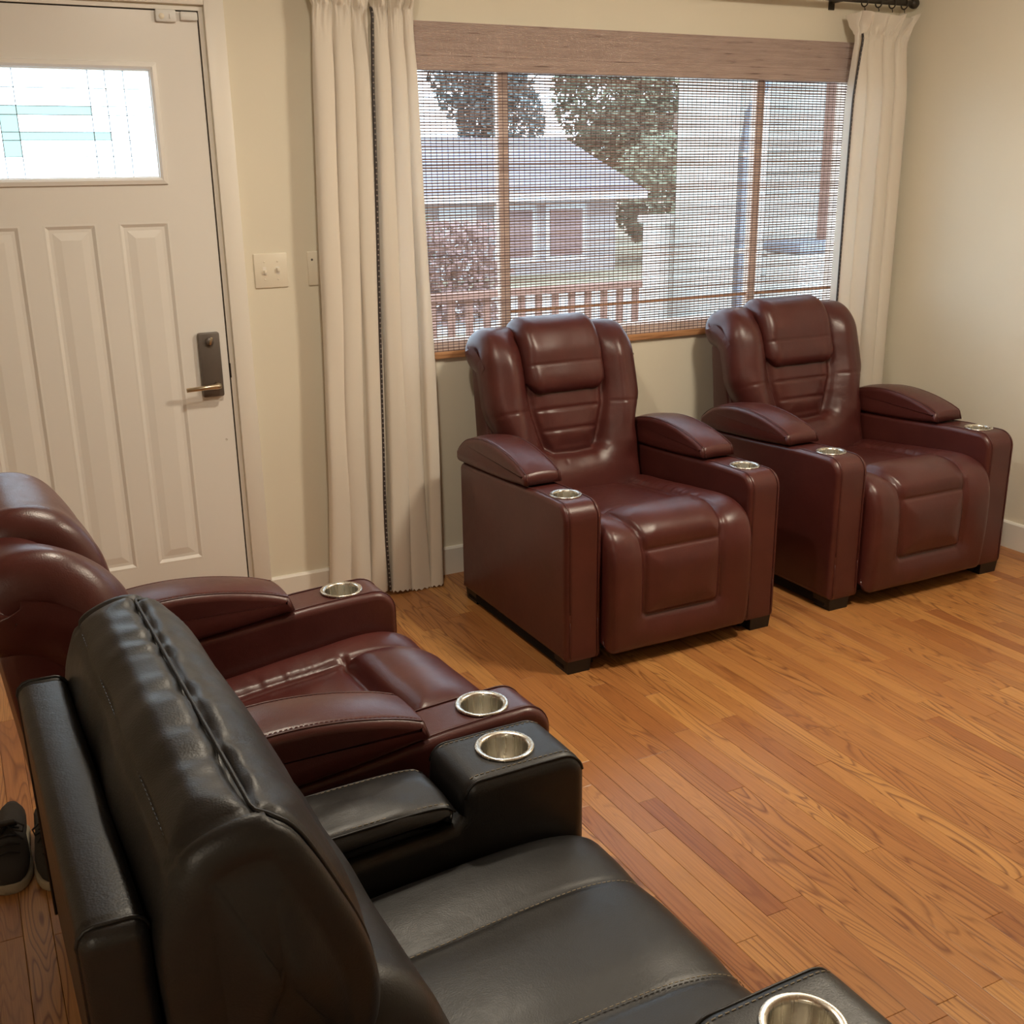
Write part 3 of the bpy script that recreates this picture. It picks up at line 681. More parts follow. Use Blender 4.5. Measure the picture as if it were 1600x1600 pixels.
def foot_mesh():
    b = MB(); V = []
    for z, h in ((0, .040), (.05, .044)): V += [(-h, -h, z), (h, -h, z), (h, h, z), (-h, h, z)]
    b.add(V, [(3, 2, 1, 0), (4, 5, 6, 7), (0, 1, 5, 4), (1, 2, 6, 5), (2, 3, 7, 6), (3, 0, 4, 7)]); return mesh('foot', b.V, b.F, False)

def two(me, mat, parent):
    for sx in (-1, 1): link_mesh('piping', me, mat, parent).scale = (sx, 1, 1)

class Burgundy: pass
def make_burgundy_meshes():
    g = Burgundy(); hw = .067
    # arm
    loop = [(.36, .045), (-.415, .045)] + [(-.42, .06), (-.42, .30)] + arc(-.362, .507, .058, 180, 90, 9) + [(-.30, .565), (-.20, .562), (.0, .548), (.2, .537)] + arc(.335, .507, .025, 90, 0, 4)
    loop = loop_dense(loop, .03); g.arm = build_arm_mesh('arm', loop, hw, -.302, .564)
    # piping along both seams of the arm
    b = MB(); V, F, L, N = extrude_profile(loop, hw, [(0, 0)] * 2); keep = [i for i in range(len(L)) if not (L[i][1] < .047)]
    i0 = max(range(len(L)), key=lambda i: (L[i][1] < .047, L[i][0]))
    path = [(L[i][0] + N[i][0] * .0005, L[i][1] + N[i][1] * .0005) for i in range(len(L))]
    # order from the back foot over the top to the front foot
    path = sorted([p for p in path if p[1] > .046], key=lambda p: math.atan2(p[1] - .2, p[0]))
    b.tube([(hw - .017, y, z) for y, z in path], .0017, 6)
    g.arm_pipe = recalc(mesh('piping', b.V, b.F, True))
    # lid
    bot = [(-.162, .566), (.0, .550), (.2, .539), (.365, .533)]
    top = [(.378, .545), (.372, .575), (.30, .622), (.20, .645), (.10, .650), (.0, .640), (-.09, .620), (-.142, .602), (-.166, .590), (-.176, .578), (-.168, .567)]
    lp = [tuple(p) for p in catmull(bot, 6)] + [tuple(p) for p in catmull(top, 8)]
    lp = [p for k, p in enumerate(lp) if k == 0 or math.hypot(p[0] - lp[k - 1][0], p[1] - lp[k - 1][1]) > .004]
    h2 = .0715; cols = round_cols(h2, .014, 6, .0018, .014)
    V, F, L, N = extrude_profile(lp, h2, cols)
    V = [(x, y, z + (.010 * (1 - (x / h2) ** 2) * max(0, min(1, (z - .55) / .07)))) for x, y, z in V]
    g.lid = recalc(mesh('armrest_lid', V, F, True)); tp = catmull(top, 8)
    b = MB()
    b.tube([(h2 - .010, y + .000, z + .0022) for y, z in tp[4:58]], .0018, 6)
    g.lid_pipe = mesh('piping', b.V, b.F, True)
    b = MB()
    for sx in (-1, 1):
        st = stitches([(sx * (h2 - .0165), y, z + .0038) for y, z in tp[6:57]], .005, .004, .0006); b.add(st.V, st.F)
    g.lid_stitch = mesh('stitching', b.V, b.F, False)
    # seat and footrest, one continuous pad
    s = Slab([(.26, .405), (.16, .425), (.02, .440), (-.14, .456), (-.28, .470), (-.365, .466), (-.425, .435), (-.452, .375), (-.458, .29), (-.456, .18), (-.446, .075), (-.425, .062)],
             lambda y, z, q: .2845, r=.035, D=.09, step=.006, nx=84)
    s.puff = .012; s.lam = .04
    sy = lambda y: s.s[int(np.argmin(np.where(s.P[:, 1] > .40, abs(s.P[:, 0] - y), 9)))]
    q25, q39, q17 = sy(-.235), s.at_z(.388), s.at_z(.178)
    left = [(-.192, 0), (-.190, sy(-.1)), (-.186, q25), (-.176, sy(-.36)), (-.158, s.at_z(.43)), (-.150, q39), (-.148, q17 + .0)]
    s.seams = [(left, .012, .008), (mirror(left), .012, .008), ([(-.186, q25), (.186, q25)], .020, .012), ([(-.150, q39), (.150, q39)], .006, .005),
               ([(-.148, q17), (-.135, q17 + .012), (.135, q17 + .012), (.148, q17)], .012, .008)]
    def hollow(X, S, d): return -.016 * (1 - sstep(.165, .192, abs(X))) * (1 - sstep(q25 - .012, q25 + .006, S)) + .010 * (1 - sstep(.15, .186, abs(X))) * sstep(q25, q25 + .05, S) * (1 - sstep(q39 - .05, q39, S))
    def wr(X, S, d): return .0045 * nz2(X, S, 9, 55, 3.3) * np.exp(-(np.maximum(0, abs(X) - .192) / .035) ** 2) * sstep(.18, .2, abs(X)) * (1 - sstep(q25 - .02, q25 + .04, S))
    def big(X, S, d): return .003 * nz2(X, S, 7, 7, 8.1)
    s.extra = [hollow, wr, big]; V, F = s.make(False); g.seat = mesh('seat', V, F)
    # backrest wings and lumbar
    s = Slab([(.40, .80), (.445, .838), (.500, .856), (.532, .900), (.520, .945), (.465, .968), (.400, .962), (.352, .915), (.318, .82), (.290, .72), (.262, .62), (.232, .52), (.208, .44), (.195, .36)],
             lambda y, z, q: .2825 + .040 * float(sstep(.60, .74, z)) - .012 * float(sstep(.88, .97, z)), r=.052, D=.085, step=.006, nx=84)
    s.puff = .022; s.lam = .045; hb, lb = s.at_z(.775), s.at_z(.545)
    lum = [(-.158, s.at_z(.955)), (-.158, hb), (-.150, s.at_z(.70)), (-.128, s.at_z(.62)), (-.108, s.at_z(.567)), (-.085, lb), (0, lb + .004), (.085, lb), (.108, s.at_z(.567)), (.128, s.at_z(.62)), (.150, s.at_z(.70)), (.158, hb), (.158, s.at_z(.955))]
    s.seams = [(lum, .020, .013), ([(-.150, s.at_z(.702)), (.150, s.at_z(.702))], .006, .006, 1), ([(-.13, s.at_z(.628)), (.13, s.at_z(.628))], .006, .006, 1),
               ([(-.32, s.at_z(.698)), (-.15, s.at_z(.705))], .0035, .0035, 1), ([(.32, s.at_z(.698)), (.15, s.at_z(.705))], .0035, .0035, 1),
               ([(-.04, lb + .005), (-.045, lb + .04)], .0022, .006, 1), ([(.10, s.at_z(.56)), (.125, s.at_z(.54))], .003, .006, 1)]
    def centre(X, S, d):
        inside = (1 - sstep(.10, .165, abs(X))) * (1 - sstep(lb - .03, lb + .01, S)) * sstep(s.at_z(.955) - .1, s.at_z(.955), S)
        return -.022 * inside + .022 * np.exp(-((abs(X) - .228) / .045) ** 2) * sstep(s.at_z(.955) - .02, s.at_z(.86), S) * (1 - sstep(lb - .02, lb + .07, S))
    def big2(X, S, d): return .004 * nz2(X, S, 10, 8, 5.5) + .0022 * nz2(X, S, 22, 40, 1.2) * np.exp(-(d / .03) ** 2)
    s.extra = [centre, big2]; V, F = s.make(False); g.back = mesh('backrest', V, F)
    # head pillow
    s = Slab([(.455, .880), (.505, .915), (.515, .965), (.480, 1.005), (.425, 1.016), (.365, .995), (.322, .935), (.294, .865), (.282, .810), (.290, .776), (.318, .760), (.345, .765)],
             lambda y, z, q: .166 - .010 * float(sstep(.80, .76, z)), r=.045, D=.065, step=.006, nx=52)
    s.puff = .007; s.lam = .04; q = s.at_z(.868)
    s.seams = [([(-.2, q), (.2, q)], .0035, .004)]
    def wr2(X, S, d): return .0035 * nz2(X, S, 30, 14, 2.2) * sstep(.07, .15, abs(X)) + .003 * nz2(X, S, 9, 9, 6.6)
    s.extra = [wr2]; V, F = s.make(False); g.pillow = mesh('head_pillow', V, F)
    # shell behind the cushions
    lp = loop_dense([(.262, .12), (.30, .10), (.395, .10), (.43, .14), (.475, .60), (.50, .83), (.485, .875), (.44, .875), (.40, .80), (.335, .55)], .04)
    V, F, L, N = extrude_profile(lp, .300, round_cols(.300, .02, 5)); g.shell = recalc(mesh('back_shell', V, F, True))
    b = MB().box(-.284, .284, -.40, .26, .062, .36); g.frame = mesh('frame', b.V, b.F, False); g.foot = foot_mesh()
    b = MB().box(-.054, .054, -.385, .335, .012, .05); g.plinth = mesh('plinth', b.V, b.F, False)
    return g
BG = make_burgundy_meshes()

def recliner(label, loc, rz, scale=None):
    t = tag(empty('recliner', loc, rz, scale), label, 'recliner', 'burgundy leather recliners')
    for sx in (-1, 1):
        a = link_mesh('arm', BG.arm, 'burgundy', t, (sx * .353, 0, 0)); two(BG.arm_pipe, 'burgundy_dark', a)
        l = link_mesh('armrest_lid', BG.lid, 'burgundy', t, (sx * .353, 0, 0)); two(BG.lid_pipe, 'burgundy_dark', l); link_mesh('stitching', BG.lid_stitch, 'stitch_red', l)['kind'] = 'stuff'
        c = link_mesh('cup_holder', cup_me, 'steel', t, (sx * .353, -.302, .5655)); c['label'] = 'brushed steel cup holder'
    link_mesh('seat', BG.seat, 'burgundy', t); link_mesh('backrest', BG.back, 'burgundy', t)
    p = link_mesh('head_pillow', BG.pillow, 'burgundy', t); link_mesh('back_shell', BG.shell, 'burgundy', t)
    link_mesh('frame', BG.frame, 'under', t)
    for sx in (-1, 1): link_mesh('plinth', BG.plinth, 'under', t, (sx * .353, 0, 0))
    for sx in (-1, 1):
        for y in (-.37, .31): link_mesh('foot', BG.foot, 'foot', t, (sx * .365, y, 0))
    return t
recliner('burgundy leather recliner under the middle of the window shade', (1.157, -.627, 0), 0)
recliner('burgundy leather recliner in the corner before the right-hand curtain', (2.272, -.627, 0), 0, (1.06, 1, 1))
recliner('burgundy leather recliner facing right, between the door and the black recliner', (-.362, -1.744, 0), R(93.5))

def black_recliner(loc, rz):
    t = tag(empty('recliner', loc, rz), 'black leather recliner in the foreground with pale stitching', 'recliner'); hw = .080
    loop = [(.33, .045), (-.425, .045), (-.43, .06), (-.43, .30)] + arc(-.385, .550, .045, 180, 90, 7) + [(-.33, .596), (-.25, .596)] + arc(-.232, .563, .033, 90, 5, 6) + [(-.196, .535), (-.180, .524), (.0, .515)] + arc(.31, .49, .02, 90, 0, 3)
    loop = loop_dense(loop, .03); arm = build_arm_mesh('arm', loop, hw, -.312, .595, .024, 0, .03)
    lp = [tuple(p) for p in catmull([(-.180, .526), (.0, .518), (.29, .512)], 6)] + [tuple(p) for p in catmull([(.30, .53), (.27, .556), (.12, .562), (-.05, .565), (-.155, .562), (-.186, .548)], 7)]
    V, F, L, N = extrude_profile(lp, .0775, round_cols(.0775, .022, 6))
    V = [(x, y, z + (.009 * (1 - (x / .0775) ** 2) + .004 * noise.noise((x * 30, y * 16, 2.))) * max(0, min(1, (z - .535) / .02))) for x, y, z in V]
    lid = recalc(mesh('armrest_lid', V, F, True))
    tp = catmull([(.27, .556), (.12, .562), (-.05, .565), (-.155, .562), (-.186, .548)], 7); b = MB(); b2 = MB()
    for sx in (-1, 1):
        if sx > 0: b.tube([(sx * .0665, y, z - .0005) for y, z in tp], .0022, 6)
        st = stitches([(sx * .0600, y, z + .0030) for y, z in tp[2:-3]], .006, .004, .0008); b2.add(st.V, st.F)
    lp_me = mesh('piping', b.V, b.F); ls_me = mesh('stitching', b2.V, b2.F, False)
    # stitched seam round the raised front of the arm
    cp = arc(-.385, .550, .0455, 170, 90, 7) + [(-.33, .5962), (-.25, .5962)] + arc(-.232, .563, .0335, 90, 5, 6); b = MB(); b2 = MB()
    for sx in (-1, 1):
        if sx > 0: b.tube([(hw - .010, y, z) for y, z in arc(-.385, .550, .0412, 170, 90, 7) + [(-.33, .5918), (-.25, .5918)] + arc(-.232, .563, .0292, 90, 5, 6)], .0026, 6)
        st = stitches([(sx * (hw - .021), y, z + .0003) for y, z in cp[4:-4]], .006, .004, .0008); b2.add(st.V, st.F)
    ap_me = mesh('piping', b.V, b.F); as_me = mesh('stitching', b2.V, b2.F, False)
    for sx in (-1, 1):
        a = link_mesh('arm', arm, 'black', t, (sx * .366, 0, 0)); two(ap_me, 'black_dark', a); link_mesh('stitching', as_me, 'stitch', a)['kind'] = 'stuff'
        l = link_mesh('armrest_lid', lid, 'black', t, (sx * .366, 0, 0)); two(lp_me, 'black_dark', l); link_mesh('stitching', ls_me, 'stitch', l)['kind'] = 'stuff'
        c = link_mesh('cup_holder', cup_me, 'steel', t, (sx * .366, -.312, .5965)); c['label'] = 'brushed steel cup holder'
    # seat
    s = Slab([(.22, .415), (.10, .445), (-.05, .462), (-.22, .470), (-.34, .466), (-.415, .440), (-.452, .38), (-.46, .29), (-.455, .16), (-.44, .07)], lambda y, z, q: .2845, r=.035, D=.09, step=.008, nx=60)
    s.puff = .006; s.lam = .05; L_ = s.s[-1]; sl = [(.125, 0), (.118, .3), (.128, s.at_z(.45)), (.135, s.at_z(.2))]
    s.seams = [(sl, .004, .0045), (mirror(sl), .004, .0045)]; s.extra = [lambda X, S, d: .003 * nz2(X, S, 6, 6, 4.4)]
    V, F = s.make(False); so = mk('seat', V, F, 'black', t)
    b = MB()
    for sg in (1, -1):
        pts = [s.point(sg * (np.interp(q, [p[1] for p in sl], [p[0] for p in sl]) - .006), q, .0012) for q in np.linspace(.02, s.at_z(.3), 60)]; st = stitches(pts, .006, .0035, .0008); b.add(st.V, st.F)
    b.build('stitching', 'stitch', so)['kind'] = 'stuff'
    # lumbar pad
    s = Slab([(.25, .79), (.19, .785), (.120, .74), (.075, .66), (.038, .57), (.015, .49), (.012, .43), (.04, .38)], lambda y, z, q: .283, r=.05, D=.09, step=.008, nx=60)
    s.puff = .010; s.lam = .06; s.seams = [([(-.3, s.at_z(.60)), (.3, s.at_z(.60))], .006, .006)]; s.extra = [lambda X, S, d: .004 * nz2(X, S, 8, 12, 7.7)]
    V, F = s.make(False); mk('lumbar_pad', V, F, 'black', t)
    # head pillow: a boxed cushion, gusset on top and round the ends
    s = Slab([(.346, .74), (.348, .85), (.350, .955), (.340, .996), (.308, 1.015), (.266, 1.018), (.234, .997), (.203, .935), (.176, .865), (.168, .80), (.180, .755), (.215, .735), (.26, .74)],
             lambda y, z, q: .310 + .008 * math.sin(min(1, max(0, (z - .74) / .27)) * math.pi), r=.026, D=.034, step=.006, nx=90)
    q1 = s.s[int(np.argmin(abs(s.P[:, 0] - .266) + np.where(s.P[:, 1] < .96, 9, 0)))]; q0 = s.s[int(np.argmin(abs(s.P[:, 0] - .342) + np.where(s.P[:, 1] < .97, 9, 0)))]
    qb = s.at_z(.765)
    fr_ = [(-.290, qb), (-.294, q1 + .12), (-.290, q1 + .02), (-.278, q1), (.278, q1), (.290, q1 + .02), (.294, q1 + .12), (.290, qb)]
    s.puff = .013; s.lam = .05
    s.seams = [(fr_, .010, .006), ([(-.3, q0), (.3, q0)], .0035, .004), ([(-.282, q0), (-.284, q1)], .006, .007), ([(.282, q0), (.284, q1)], .006, .007)]
    def wr3(X, S, d):
        e = seg_dist(X, S, fr_)
        return .0085 * nz2(X, S, 30, 6, 1.9) * np.exp(-(e / .040) ** 2) * (S < q1 + .01) + .0060 * nz2(X, S, 26, 8, 9.2) * np.exp(-(e / .05) ** 2) * (S >= q1 + .01) + .004 * nz2(X, S, 9, 9, 3.1)
    s.extra = [wr3]; V, F = s.make(); hp = mk('head_pillow', V, F, 'black', t)
    b = MB(); b.tube([s.point(x, q, -.003) for x, q in resample(np.array(fr_), .01)[0]], .0024, 6); b.build('piping', 'black_dark', hp, True)
    b = MB()
    for dq in (-.009,):
        st = stitches([s.point(x, q0 + dq * 0 + .006, .0002 - .0005) for x in np.linspace(-.25, .25, 60) for q in (q0,)], .005, .004, .0006); b.add(st.V, st.F)
    b.build('stitching', 'black_dark', hp)['kind'] = 'stuff'
    # flat shell behind, top edge rounded and stitched
    lp = loop_dense([(.28, .11), (.375, .11)] + [(.416, .60), (.421, .919)] + arc(.406, .924, .015, 0, 90, 3) + arc(.379, .922, .016, 100, 180, 4) + [(.361, .60)], .05)
    V, F, L, N = extrude_profile(lp, .280, round_cols(.280, .014, 5, .0016, .022)); sh_ = link_mesh('back_shell', recalc(mesh('back_shell', V, F)), 'black', t)
    b = MB()
    b.tube([(.2655, y, z) for y, z in [(.4175, .60), (.4205, .919)] + arc(.406, .924, .0155, 0, 90, 3) + arc(.379, .922, .0165, 100, 180, 4)], .0022, 6)
    two(mesh('piping', b.V, b.F), 'black_dark', sh_)
    MB().box(-.284, .284, -.40, .30, .062, .36).build('frame', 'under', t); fm = foot_mesh()
    for sx in (-1, 1):
        for y in (-.37, .27): link_mesh('foot', fm, 'foot', t, (sx * .365, y, 0))
    return t
black_recliner((-.402, -2.664, 0), R(91.2))

# ------------------------------------------------------------------ sneakers on the floor behind the seats
def sneaker(label, loc, rz):
    t = tag(empty('sneaker', loc, rz, (.93, .93, .93)), label, 'shoe', 'pair of dark sneakers')           # toe towards -Y
    st = [(-.145, .012, .0), (-.140, .026, .0), (-.125, .038, 0), (-.095, .046, 0), (-.06, .048, 0), (-.02, .043, 0), (.03, .036, 0), (.08, .036, 0), (.115, .034, 0), (.135, .024, 0), (.142, .010, 0)]
    def ring(y, hw, z0, h, n=20, p=2.6):
        out = []
        for k in range(n):
            a = 2 * math.pi * k / n; c, s_ = math.cos(a), math.sin(a)
            out.append((hw * math.copysign(abs(c) ** (2 / p), c), y, z0 + h * .5 + h * .5 * math.copysign(abs(s_) ** (2 / p), s_)))
        return out
    def loft(rings, name, mat):
        n = len(rings[0]); V = [v for r_ in rings for v in r_]; F = []
        for i in range(len(rings) - 1):
            for k in range(n): F.append((i * n + k, i * n + (k + 1) % n, (i + 1) * n + (k + 1) % n, (i + 1) * n + k))
        F += [tuple(range(n))[::-1], tuple((len(rings) - 1) * n + k for k in range(n))]; me = recalc(mesh(name, V, F)); return link_mesh(name, me, mat, t)
    loft([ring(y, w_ + .003, 0, .026, p=5) for y, w_, _ in st], 'sole', 'sole')
    hts = [.030, .042, .052, .060, .074, .096, .108, .098, .098, .094, .070]
    up_ = loft([ring(y * .97, w_ * .97, .016, h - .012, p=2.3) for (y, w_, _), h in zip(st, hts)], 'upper', 'shoe')
    b = MB(); b.box(-.022, .022, -.035, .035, -.006, .006, .004); tg = b.build('tongue', 'shoe', t, True, (0, -.005, .112), (R(-38), 0, 0))
    def lace(pts, r): MB().tube(pts, r, 6).build('lace', 'lace', t, True)
    for k in range(4):
        y = -.075 + k * .022; z = .073 + k * .0105; lace([(-.026, y, z - .006), (0, y - .003, z + .004), (.026, y, z - .006)], .0028)
    for sx in (-1, 1):
        lace([(0, -.010, .110), (sx * .022, -.024, .124), (sx * .040, -.038, .118), (sx * .036, -.046, .106), (sx * .016, -.030, .106), (0, -.010, .110)], .0026)
        lace([(0, -.010, .110), (sx * .018, -.036, .100), (sx * .034, -.052, .088)], .0024)
    return t
sneaker('dark sneaker with a looped lace behind the black recliner', (-.890, -1.272, 0), R(-6))
sneaker('second dark sneaker mostly hidden behind the black recliner back', (-.803, -1.306, 0), R(0))

# ------------------------------------------------------------------ ceiling lamps (out of frame)
def ceiling_lamp(label, loc, r, mat):
    t = tag(empty('ceiling_lamp', loc), label, 'lamp')
    b = MB(); b.lathe([(0, 0), (r * .62, 0), (r * .66, -.012), (r * .62, -.028), (0, -.028)], 40); b.build('canopy', 'nickel', t, True, fix=True)
    b = MB(); b.lathe([(r, -.03), (r * .98, -.05), (r * .85, -.085), (r * .55, -.11), (0, -.122)], 40); b.build('lamp_shade', mat, t, True, fix=True)
    return t
ceiling_lamp('flush ceiling lamp with a warm glass bowl over the open floor', (1.6, -1.95, CEIL), .15, 'lamp')
ceiling_lamp('added fill light shaped as a dim ceiling lamp, behind the camera', (-1.9, -4.6, CEIL), .15, 'lamp_fill')  # dim fill light added behind the camera, not a known fixture

t = tag(empty('recessed_light', (.04, -1.46, CEIL)), 'small recessed ceiling light in front of the white door', 'lamp')
b = MB(); b.lathe([(.058, -.001), (.085, -.001), (.086, -.005), (.08, -.009), (.060, -.007)], 32); b.build('trim_ring', 'trim', t, True, fix=True)
b = MB(); b.lathe([(.060, -.004), (.03, -.006), (0, -.007)], 32); b.build('diffuser', 'lamp3', t, True, fix=True)

# ------------------------------------------------------------------ outdoors, seen through the shade
GZ = -0.45
tag(MB().box(-40, 60, 0.16, 80, GZ - .2, GZ).build('ground', 'grass'), kind='structure')
tag(MB().box(-40, 60, 9.0, 12.5, GZ, GZ + .02).build('street', 'concrete'), kind='structure')
tag(MB().box(-2.5, 5.2, 0.16, 2.45, GZ, -.08).build('porch_slab', 'concrete'), kind='structure')
pw = MB(); V = []; F = []
P0 = [(4.2, 2.46), (4.3, 4.0), (4.9, 5.5), (6.6, 7.0), (8.2, 9.0)]
for i, (x, y) in enumerate(P0): V += [(x - .7, y, GZ + .03), (x + .7, y, GZ + .03)]
F = [(i * 2, i * 2 + 1, i * 2 + 3, i * 2 + 2) for i in range(len(P0) - 1)]
n0 = len(V); V += [(x, y, GZ) for x, y, z in V]; F += [(i * 2, i * 2 + 2, n0 + i * 2 + 2, n0 + i * 2) for i in range(len(P0) - 1)] + [(i * 2 + 1, n0 + i * 2 + 1, n0 + i * 2 + 3, i * 2 + 3) for i in range(len(P0) - 1)]
tag(mk('garden_path', V, F, 'concrete', smooth=False), kind='structure')

def house(x0, x1, y0, y1, zb, ze, zr, label):
    t = tag(empty('house', ((x0 + x1) / 2, (y0 + y1) / 2, zb)), label, 'house'); cx, cy = (x0 + x1) / 2, (y0 + y1) / 2; hx, hy = (x1 - x0) / 2, (y1 - y0) / 2; H = ze - zb
    MB().box(-hx, hx, -hy, hy, 0, H).build('wall', 'housewall', t)
    o = .45; rz = zr - zb; th = .12; b = MB()
    for sg in (-1, 1):
        V = [(-hx - o, sg * (hy + o), H - .12), (hx + o, sg * (hy + o), H - .12), (hx + o, 0, rz), (-hx - o, 0, rz)]; V += [(a, b_, c + th) for a, b_, c in V]
        b.add(V, [(0, 1, 2, 3), (7, 6, 5, 4), (0, 4, 5, 1), (2, 6, 7, 3), (1, 5, 6, 2), (3, 7, 4, 0)])
    b.build('roof', 'roof', t, fix=True)
    for sx in (-1, 1): mk('gable', [(sx * hx, -hy, H), (sx * hx, hy, H), (sx * hx, 0, rz), (sx * (hx - .1), -hy, H), (sx * (hx - .1), hy, H), (sx * (hx - .1), 0, rz)], [(0, 1, 2), (5, 4, 3), (0, 3, 4, 1), (1, 4, 5, 2), (2, 5, 3, 0)], 'housewall', t, False)
    MB().box(-hx - o, hx + o, -hy - o - .04, -hy - o + .02, H - .18, H).build('gutter', 'housetrim', t)
    for wx, ww, z0, z1 in ((-2.4, .9, .35, 1.25), (.9, .75, .35, 1.25), (2.05, .75, .35, 1.25)):
        f = MB(); f.box(wx - ww / 2 - .1, wx + ww / 2 + .1, -hy - .04, -hy, z0 - .1, z1 + .1); fo = f.build('window', 'housetrim', t); MB().box(wx - ww / 2, wx + ww / 2, -hy - .06, -hy - .03, z0, z1).build('pane', 'housewin', fo)
    MB().box(-.75, .05, -hy - .05, -hy, 0, 1.35).build('door', 'housetrim', t); return t
house(5.2, 11.7, 16, 22, GZ, 1.15, 2.15, 'low pale house with a grey roof across the street')

def tree(label, x, y, h, crowns, mat, seed, nleaf=1500, ls=.16, tr=.16):
    rg = random.Random(seed); t = tag(empty('tree', (x, y, GZ)), label, 'tree', 'trees beyond the window')
    b = MB(); b.tube([(0, 0, 0), (.05, .02, h * .35), (-.04, 0, h * .7), (.02, .03, h)], [tr, tr * .8, tr * .5, tr * .15], 8)
    for k in range(9):
        z = h * rg.uniform(.3, .9); a = rg.uniform(0, 6.28); L = rg.uniform(.5, 1.5) * h * .16; br = MB(); br.tube([(0, 0, z), (L * .5 * math.cos(a), L * .5 * math.sin(a), z + L * .25), (L * math.cos(a), L * math.sin(a), z + L * .6)], [tr * .35, tr * .22, tr * .08], 5); br.build('branch', 'bark', t, True)
    b.build('trunk', 'bark', t, True); lb = MB()
    for (cx, cy, cz, rx, rz, frac) in crowns:
        for _ in range(int(nleaf * frac)):
            while True:
                u = Vector((rg.uniform(-1, 1), rg.uniform(-1, 1), rg.uniform(-1, 1)))
                if u.length < 1: break
            u = u * (u.length ** -.3); c = Vector((cx + u.x * rx, cy + u.y * rx, cz + u.z * rz)); a = Vector((rg.uniform(-1, 1), rg.uniform(-1, 1), rg.uniform(-1, 1))).normalized(); q = a.orthogonal().normalized(); s_ = ls * rg.uniform(.6, 1.4)
            lb.add([c - a * s_, c + q * s_ * .5, c + a * s_, c - q * s_ * .5], [(0, 1, 2, 3)])
    lb.build('foliage', mat, t)['kind'] = 'stuff'; return t
tree('tall dark tree seen left of the shade mullion, behind the house', 12.6, 24, 9, [(-.2, 0, 5.6, 1.5, 2.6, 1.0), (.5, 0, 3.2, 1.2, 1.4, .5)], 'leafdark', 1, 5500, .11)
tree('spreading dull green tree behind the house, right of the bright sky gap', 17.5, 24, 8.5, [(-.9, 0, 4.4, 1.7, 2.4, 1.0), (1.6, 0, 5.0, 2.2, 2.6, 1.2), (.3, 0, 2.6, 1.9, 1.4, .7)], 'leaf', 2, 5000, .12)
tree('dark hedge-like tree low beside the house across the street', 14.2, 17.5, 3.2, [(0, 0, 1.5, 1.5, 1.3, 1.0)], 'leaf', 5, 3500, .10)
tree('pale bare shrub in front of the house across the street', 6.0, 14.5, 1.9, [(0, 0, .9, 1.0, .7, 1.0)], 'leaf', 6, 1500, .08)

# porch: railing, square columns, side wall, box, downspout
def railing(label, a, b_, zb, zt):
    a = Vector(a); b_ = Vector(b_); d = b_ - a; L = d.length; t = tag(empty('porch_railing', (a.x, a.y, zb), math.atan2(d.y, d.x)), label, 'railing'); H = zt - zb
    MB().box(0, L, -.045, .045, H - .04, H, .004).build('top_rail', 'deckwood', t); MB().box(0, L, -.02, .02, .08, .12).build('bottom_rail', 'deckwood', t)
    bm_ = MB().box(-.018, .018, -.018, .018, .1205, H - .0405); me = mesh('picket', bm_.V, bm_.F, False); n = int(L / .12)
    for k in range(n + 1): link_mesh('picket', me, 'deckwood', t, (.03 + (L - .06) * k / n, 0, 0))
    return t
railing('red brown wooden porch railing with square pickets outside the window', (.4, 2.36), (3.25, 2.36), -.08, .84)
def column(name, label, x0, x1, y0, y1, zb, zt, mat, cat):
    t = tag(empty(name, ((x0 + x1) / 2, (y0 + y1) / 2, zb)), label, cat); hx, hy = (x1 - x0) / 2, (y1 - y0) / 2; H = zt - zb
    auto_smooth(MB().box(-hx, hx, -hy, hy, .06, H - .05, .006).build('shaft', mat, t)); auto_smooth(MB().box(-hx - .03, hx + .03, -hy - .03, hy + .03, 0, .06, .006).build('base', mat, t)); auto_smooth(MB().box(-hx - .03, hx + .03, -hy - .03, hy + .03, H - .05, H, .01).build('cap', mat, t)); return t
column('gate_post', 'short bright white post at the end of the porch railing', 3.33, 3.52, 2.27, 2.45, -.08, 1.25, 'post', 'post')
column('porch_column', 'broad pale porch column beyond the window', 3.42, 3.74, 2.00, 2.22, -.08, 2.58, 'siding', 'column')
column('porch_column', 'slim white porch column near the right pane', 3.93, 4.05, 2.10, 2.22, -.08, 2.58, 'post', 'column')
column('porch_column', 'tan wooden corner column seen against the right-hand curtain', 4.62, 4.80, 2.05, 2.22, -.08, 2.58, 'deckwood', 'column')
ds = tag(empty('downspout', (3.86, 2.1, -.08)), 'blue grey downspout with a bent top beside the porch column', 'downspout')
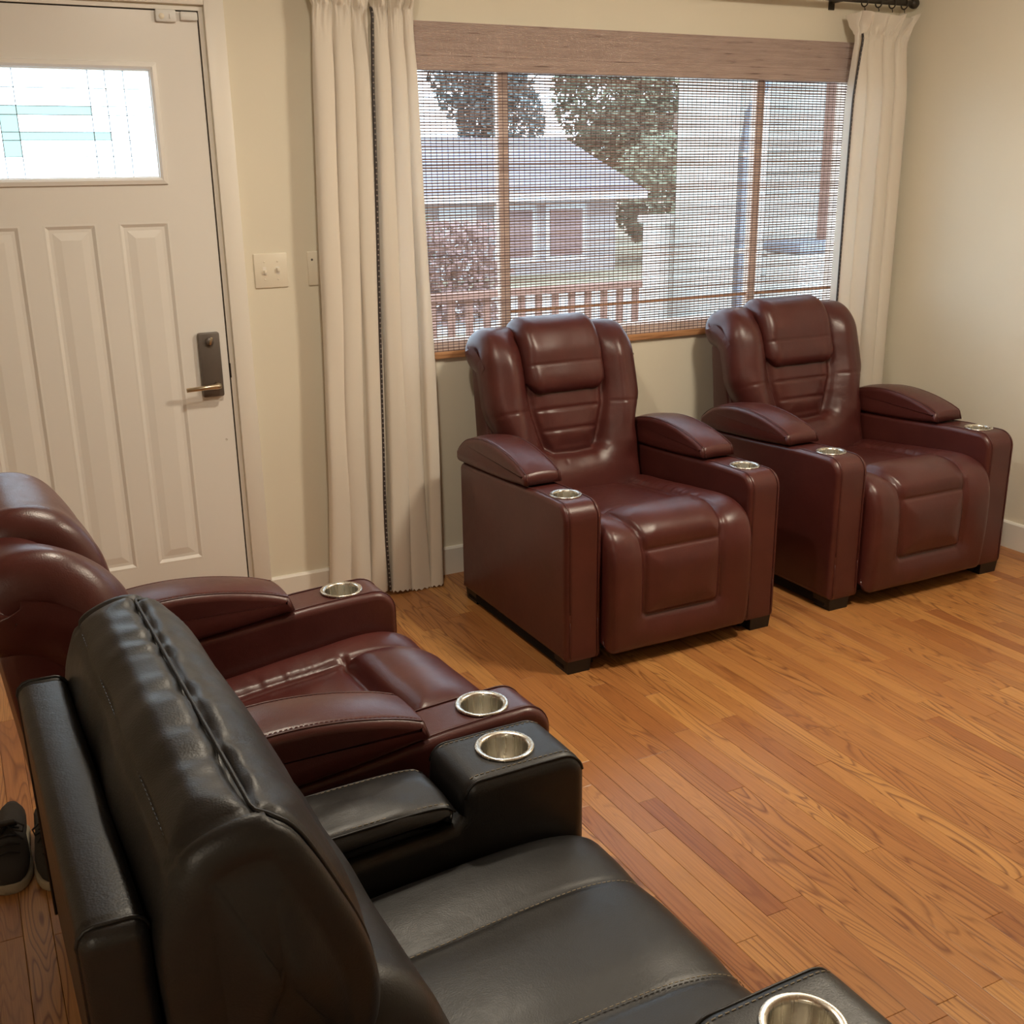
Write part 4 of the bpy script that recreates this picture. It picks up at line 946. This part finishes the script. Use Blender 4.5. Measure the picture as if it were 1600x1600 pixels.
MB().tube([(0, 0, 0), (0, 0, 1.75), (0, -.04, 1.95), (0, -.30, 2.25), (0, -.34, 2.57)], .032, 10).build('pipe', 'blue', ds, True)
for z in (.5, 1.1, 1.7): MB().box(-.045, .045, -.04, .04, z - .015, z + .015).build('strap', 'siding', ds)
bx = tag(empty('storage_box', (4.33, 2.0, -.08)), 'white storage box with a lid on the porch beyond the right pane', 'box')
auto_smooth(MB().box(-.19, .19, -.17, .17, 0, 1.08, .02).build('body', 'post', bx)); auto_smooth(MB().box(-.21, .21, -.19, .19, 1.0805, 1.15, .02).build('lid', 'blue', bx))
tag(MB().box(3.2, 5.4, 1.7, 3.2, 2.58, 2.70).build('porch_roof', 'siding'), kind='structure')
sw_ = tag(MB().box(4.06, 5.3, 2.95, 3.05, GZ, 2.58).build('wall_porch', 'siding'), kind='structure')
z = GZ
me = None
while z < 2.45:
    V = [(4.06, 2.949, z), (5.3, 2.949, z), (5.3, 2.922, z + .004), (4.06, 2.922, z + .004), (4.06, 2.949, z + .148), (5.3, 2.949, z + .148), (5.3, 2.938, z + .148), (4.06, 2.938, z + .148)]
    mk('plank', V, [(0, 1, 2, 3), (3, 2, 6, 7), (7, 6, 5, 4), (0, 3, 7, 4), (1, 5, 6, 2)], 'siding', sw_, False); z += .15
hedge = tag(empty('hedge', (5.0, 10.2, GZ)), 'russet winter hedge low at the left of the window view', 'hedge')
lb = MB(); rg = random.Random(9)
for _ in range(2600):
    c = Vector((rg.uniform(-1.1, 1.1), rg.uniform(-.5, .5), rg.uniform(.02, 1.35))); c.x *= 1 - .12 * abs(c.z - .6); a = Vector((rg.uniform(-1, 1), rg.uniform(-1, 1), rg.uniform(-1, 1))).normalized(); q = a.orthogonal().normalized(); k = .07
    lb.add([c - a * k, c + q * k * .5, c + a * k, c - q * k * .5], [(0, 1, 2, 3)])
lb.build('foliage', 'russet', hedge)['kind'] = 'stuff'
for k in range(5): MB().tube([(-.8 + k * .4, 0, 0), (-.82 + k * .4, .03, .5), (-.78 + k * .4, 0, 1.0)], [.03, .022, .01], 6).build('stem', 'bark', hedge, True)
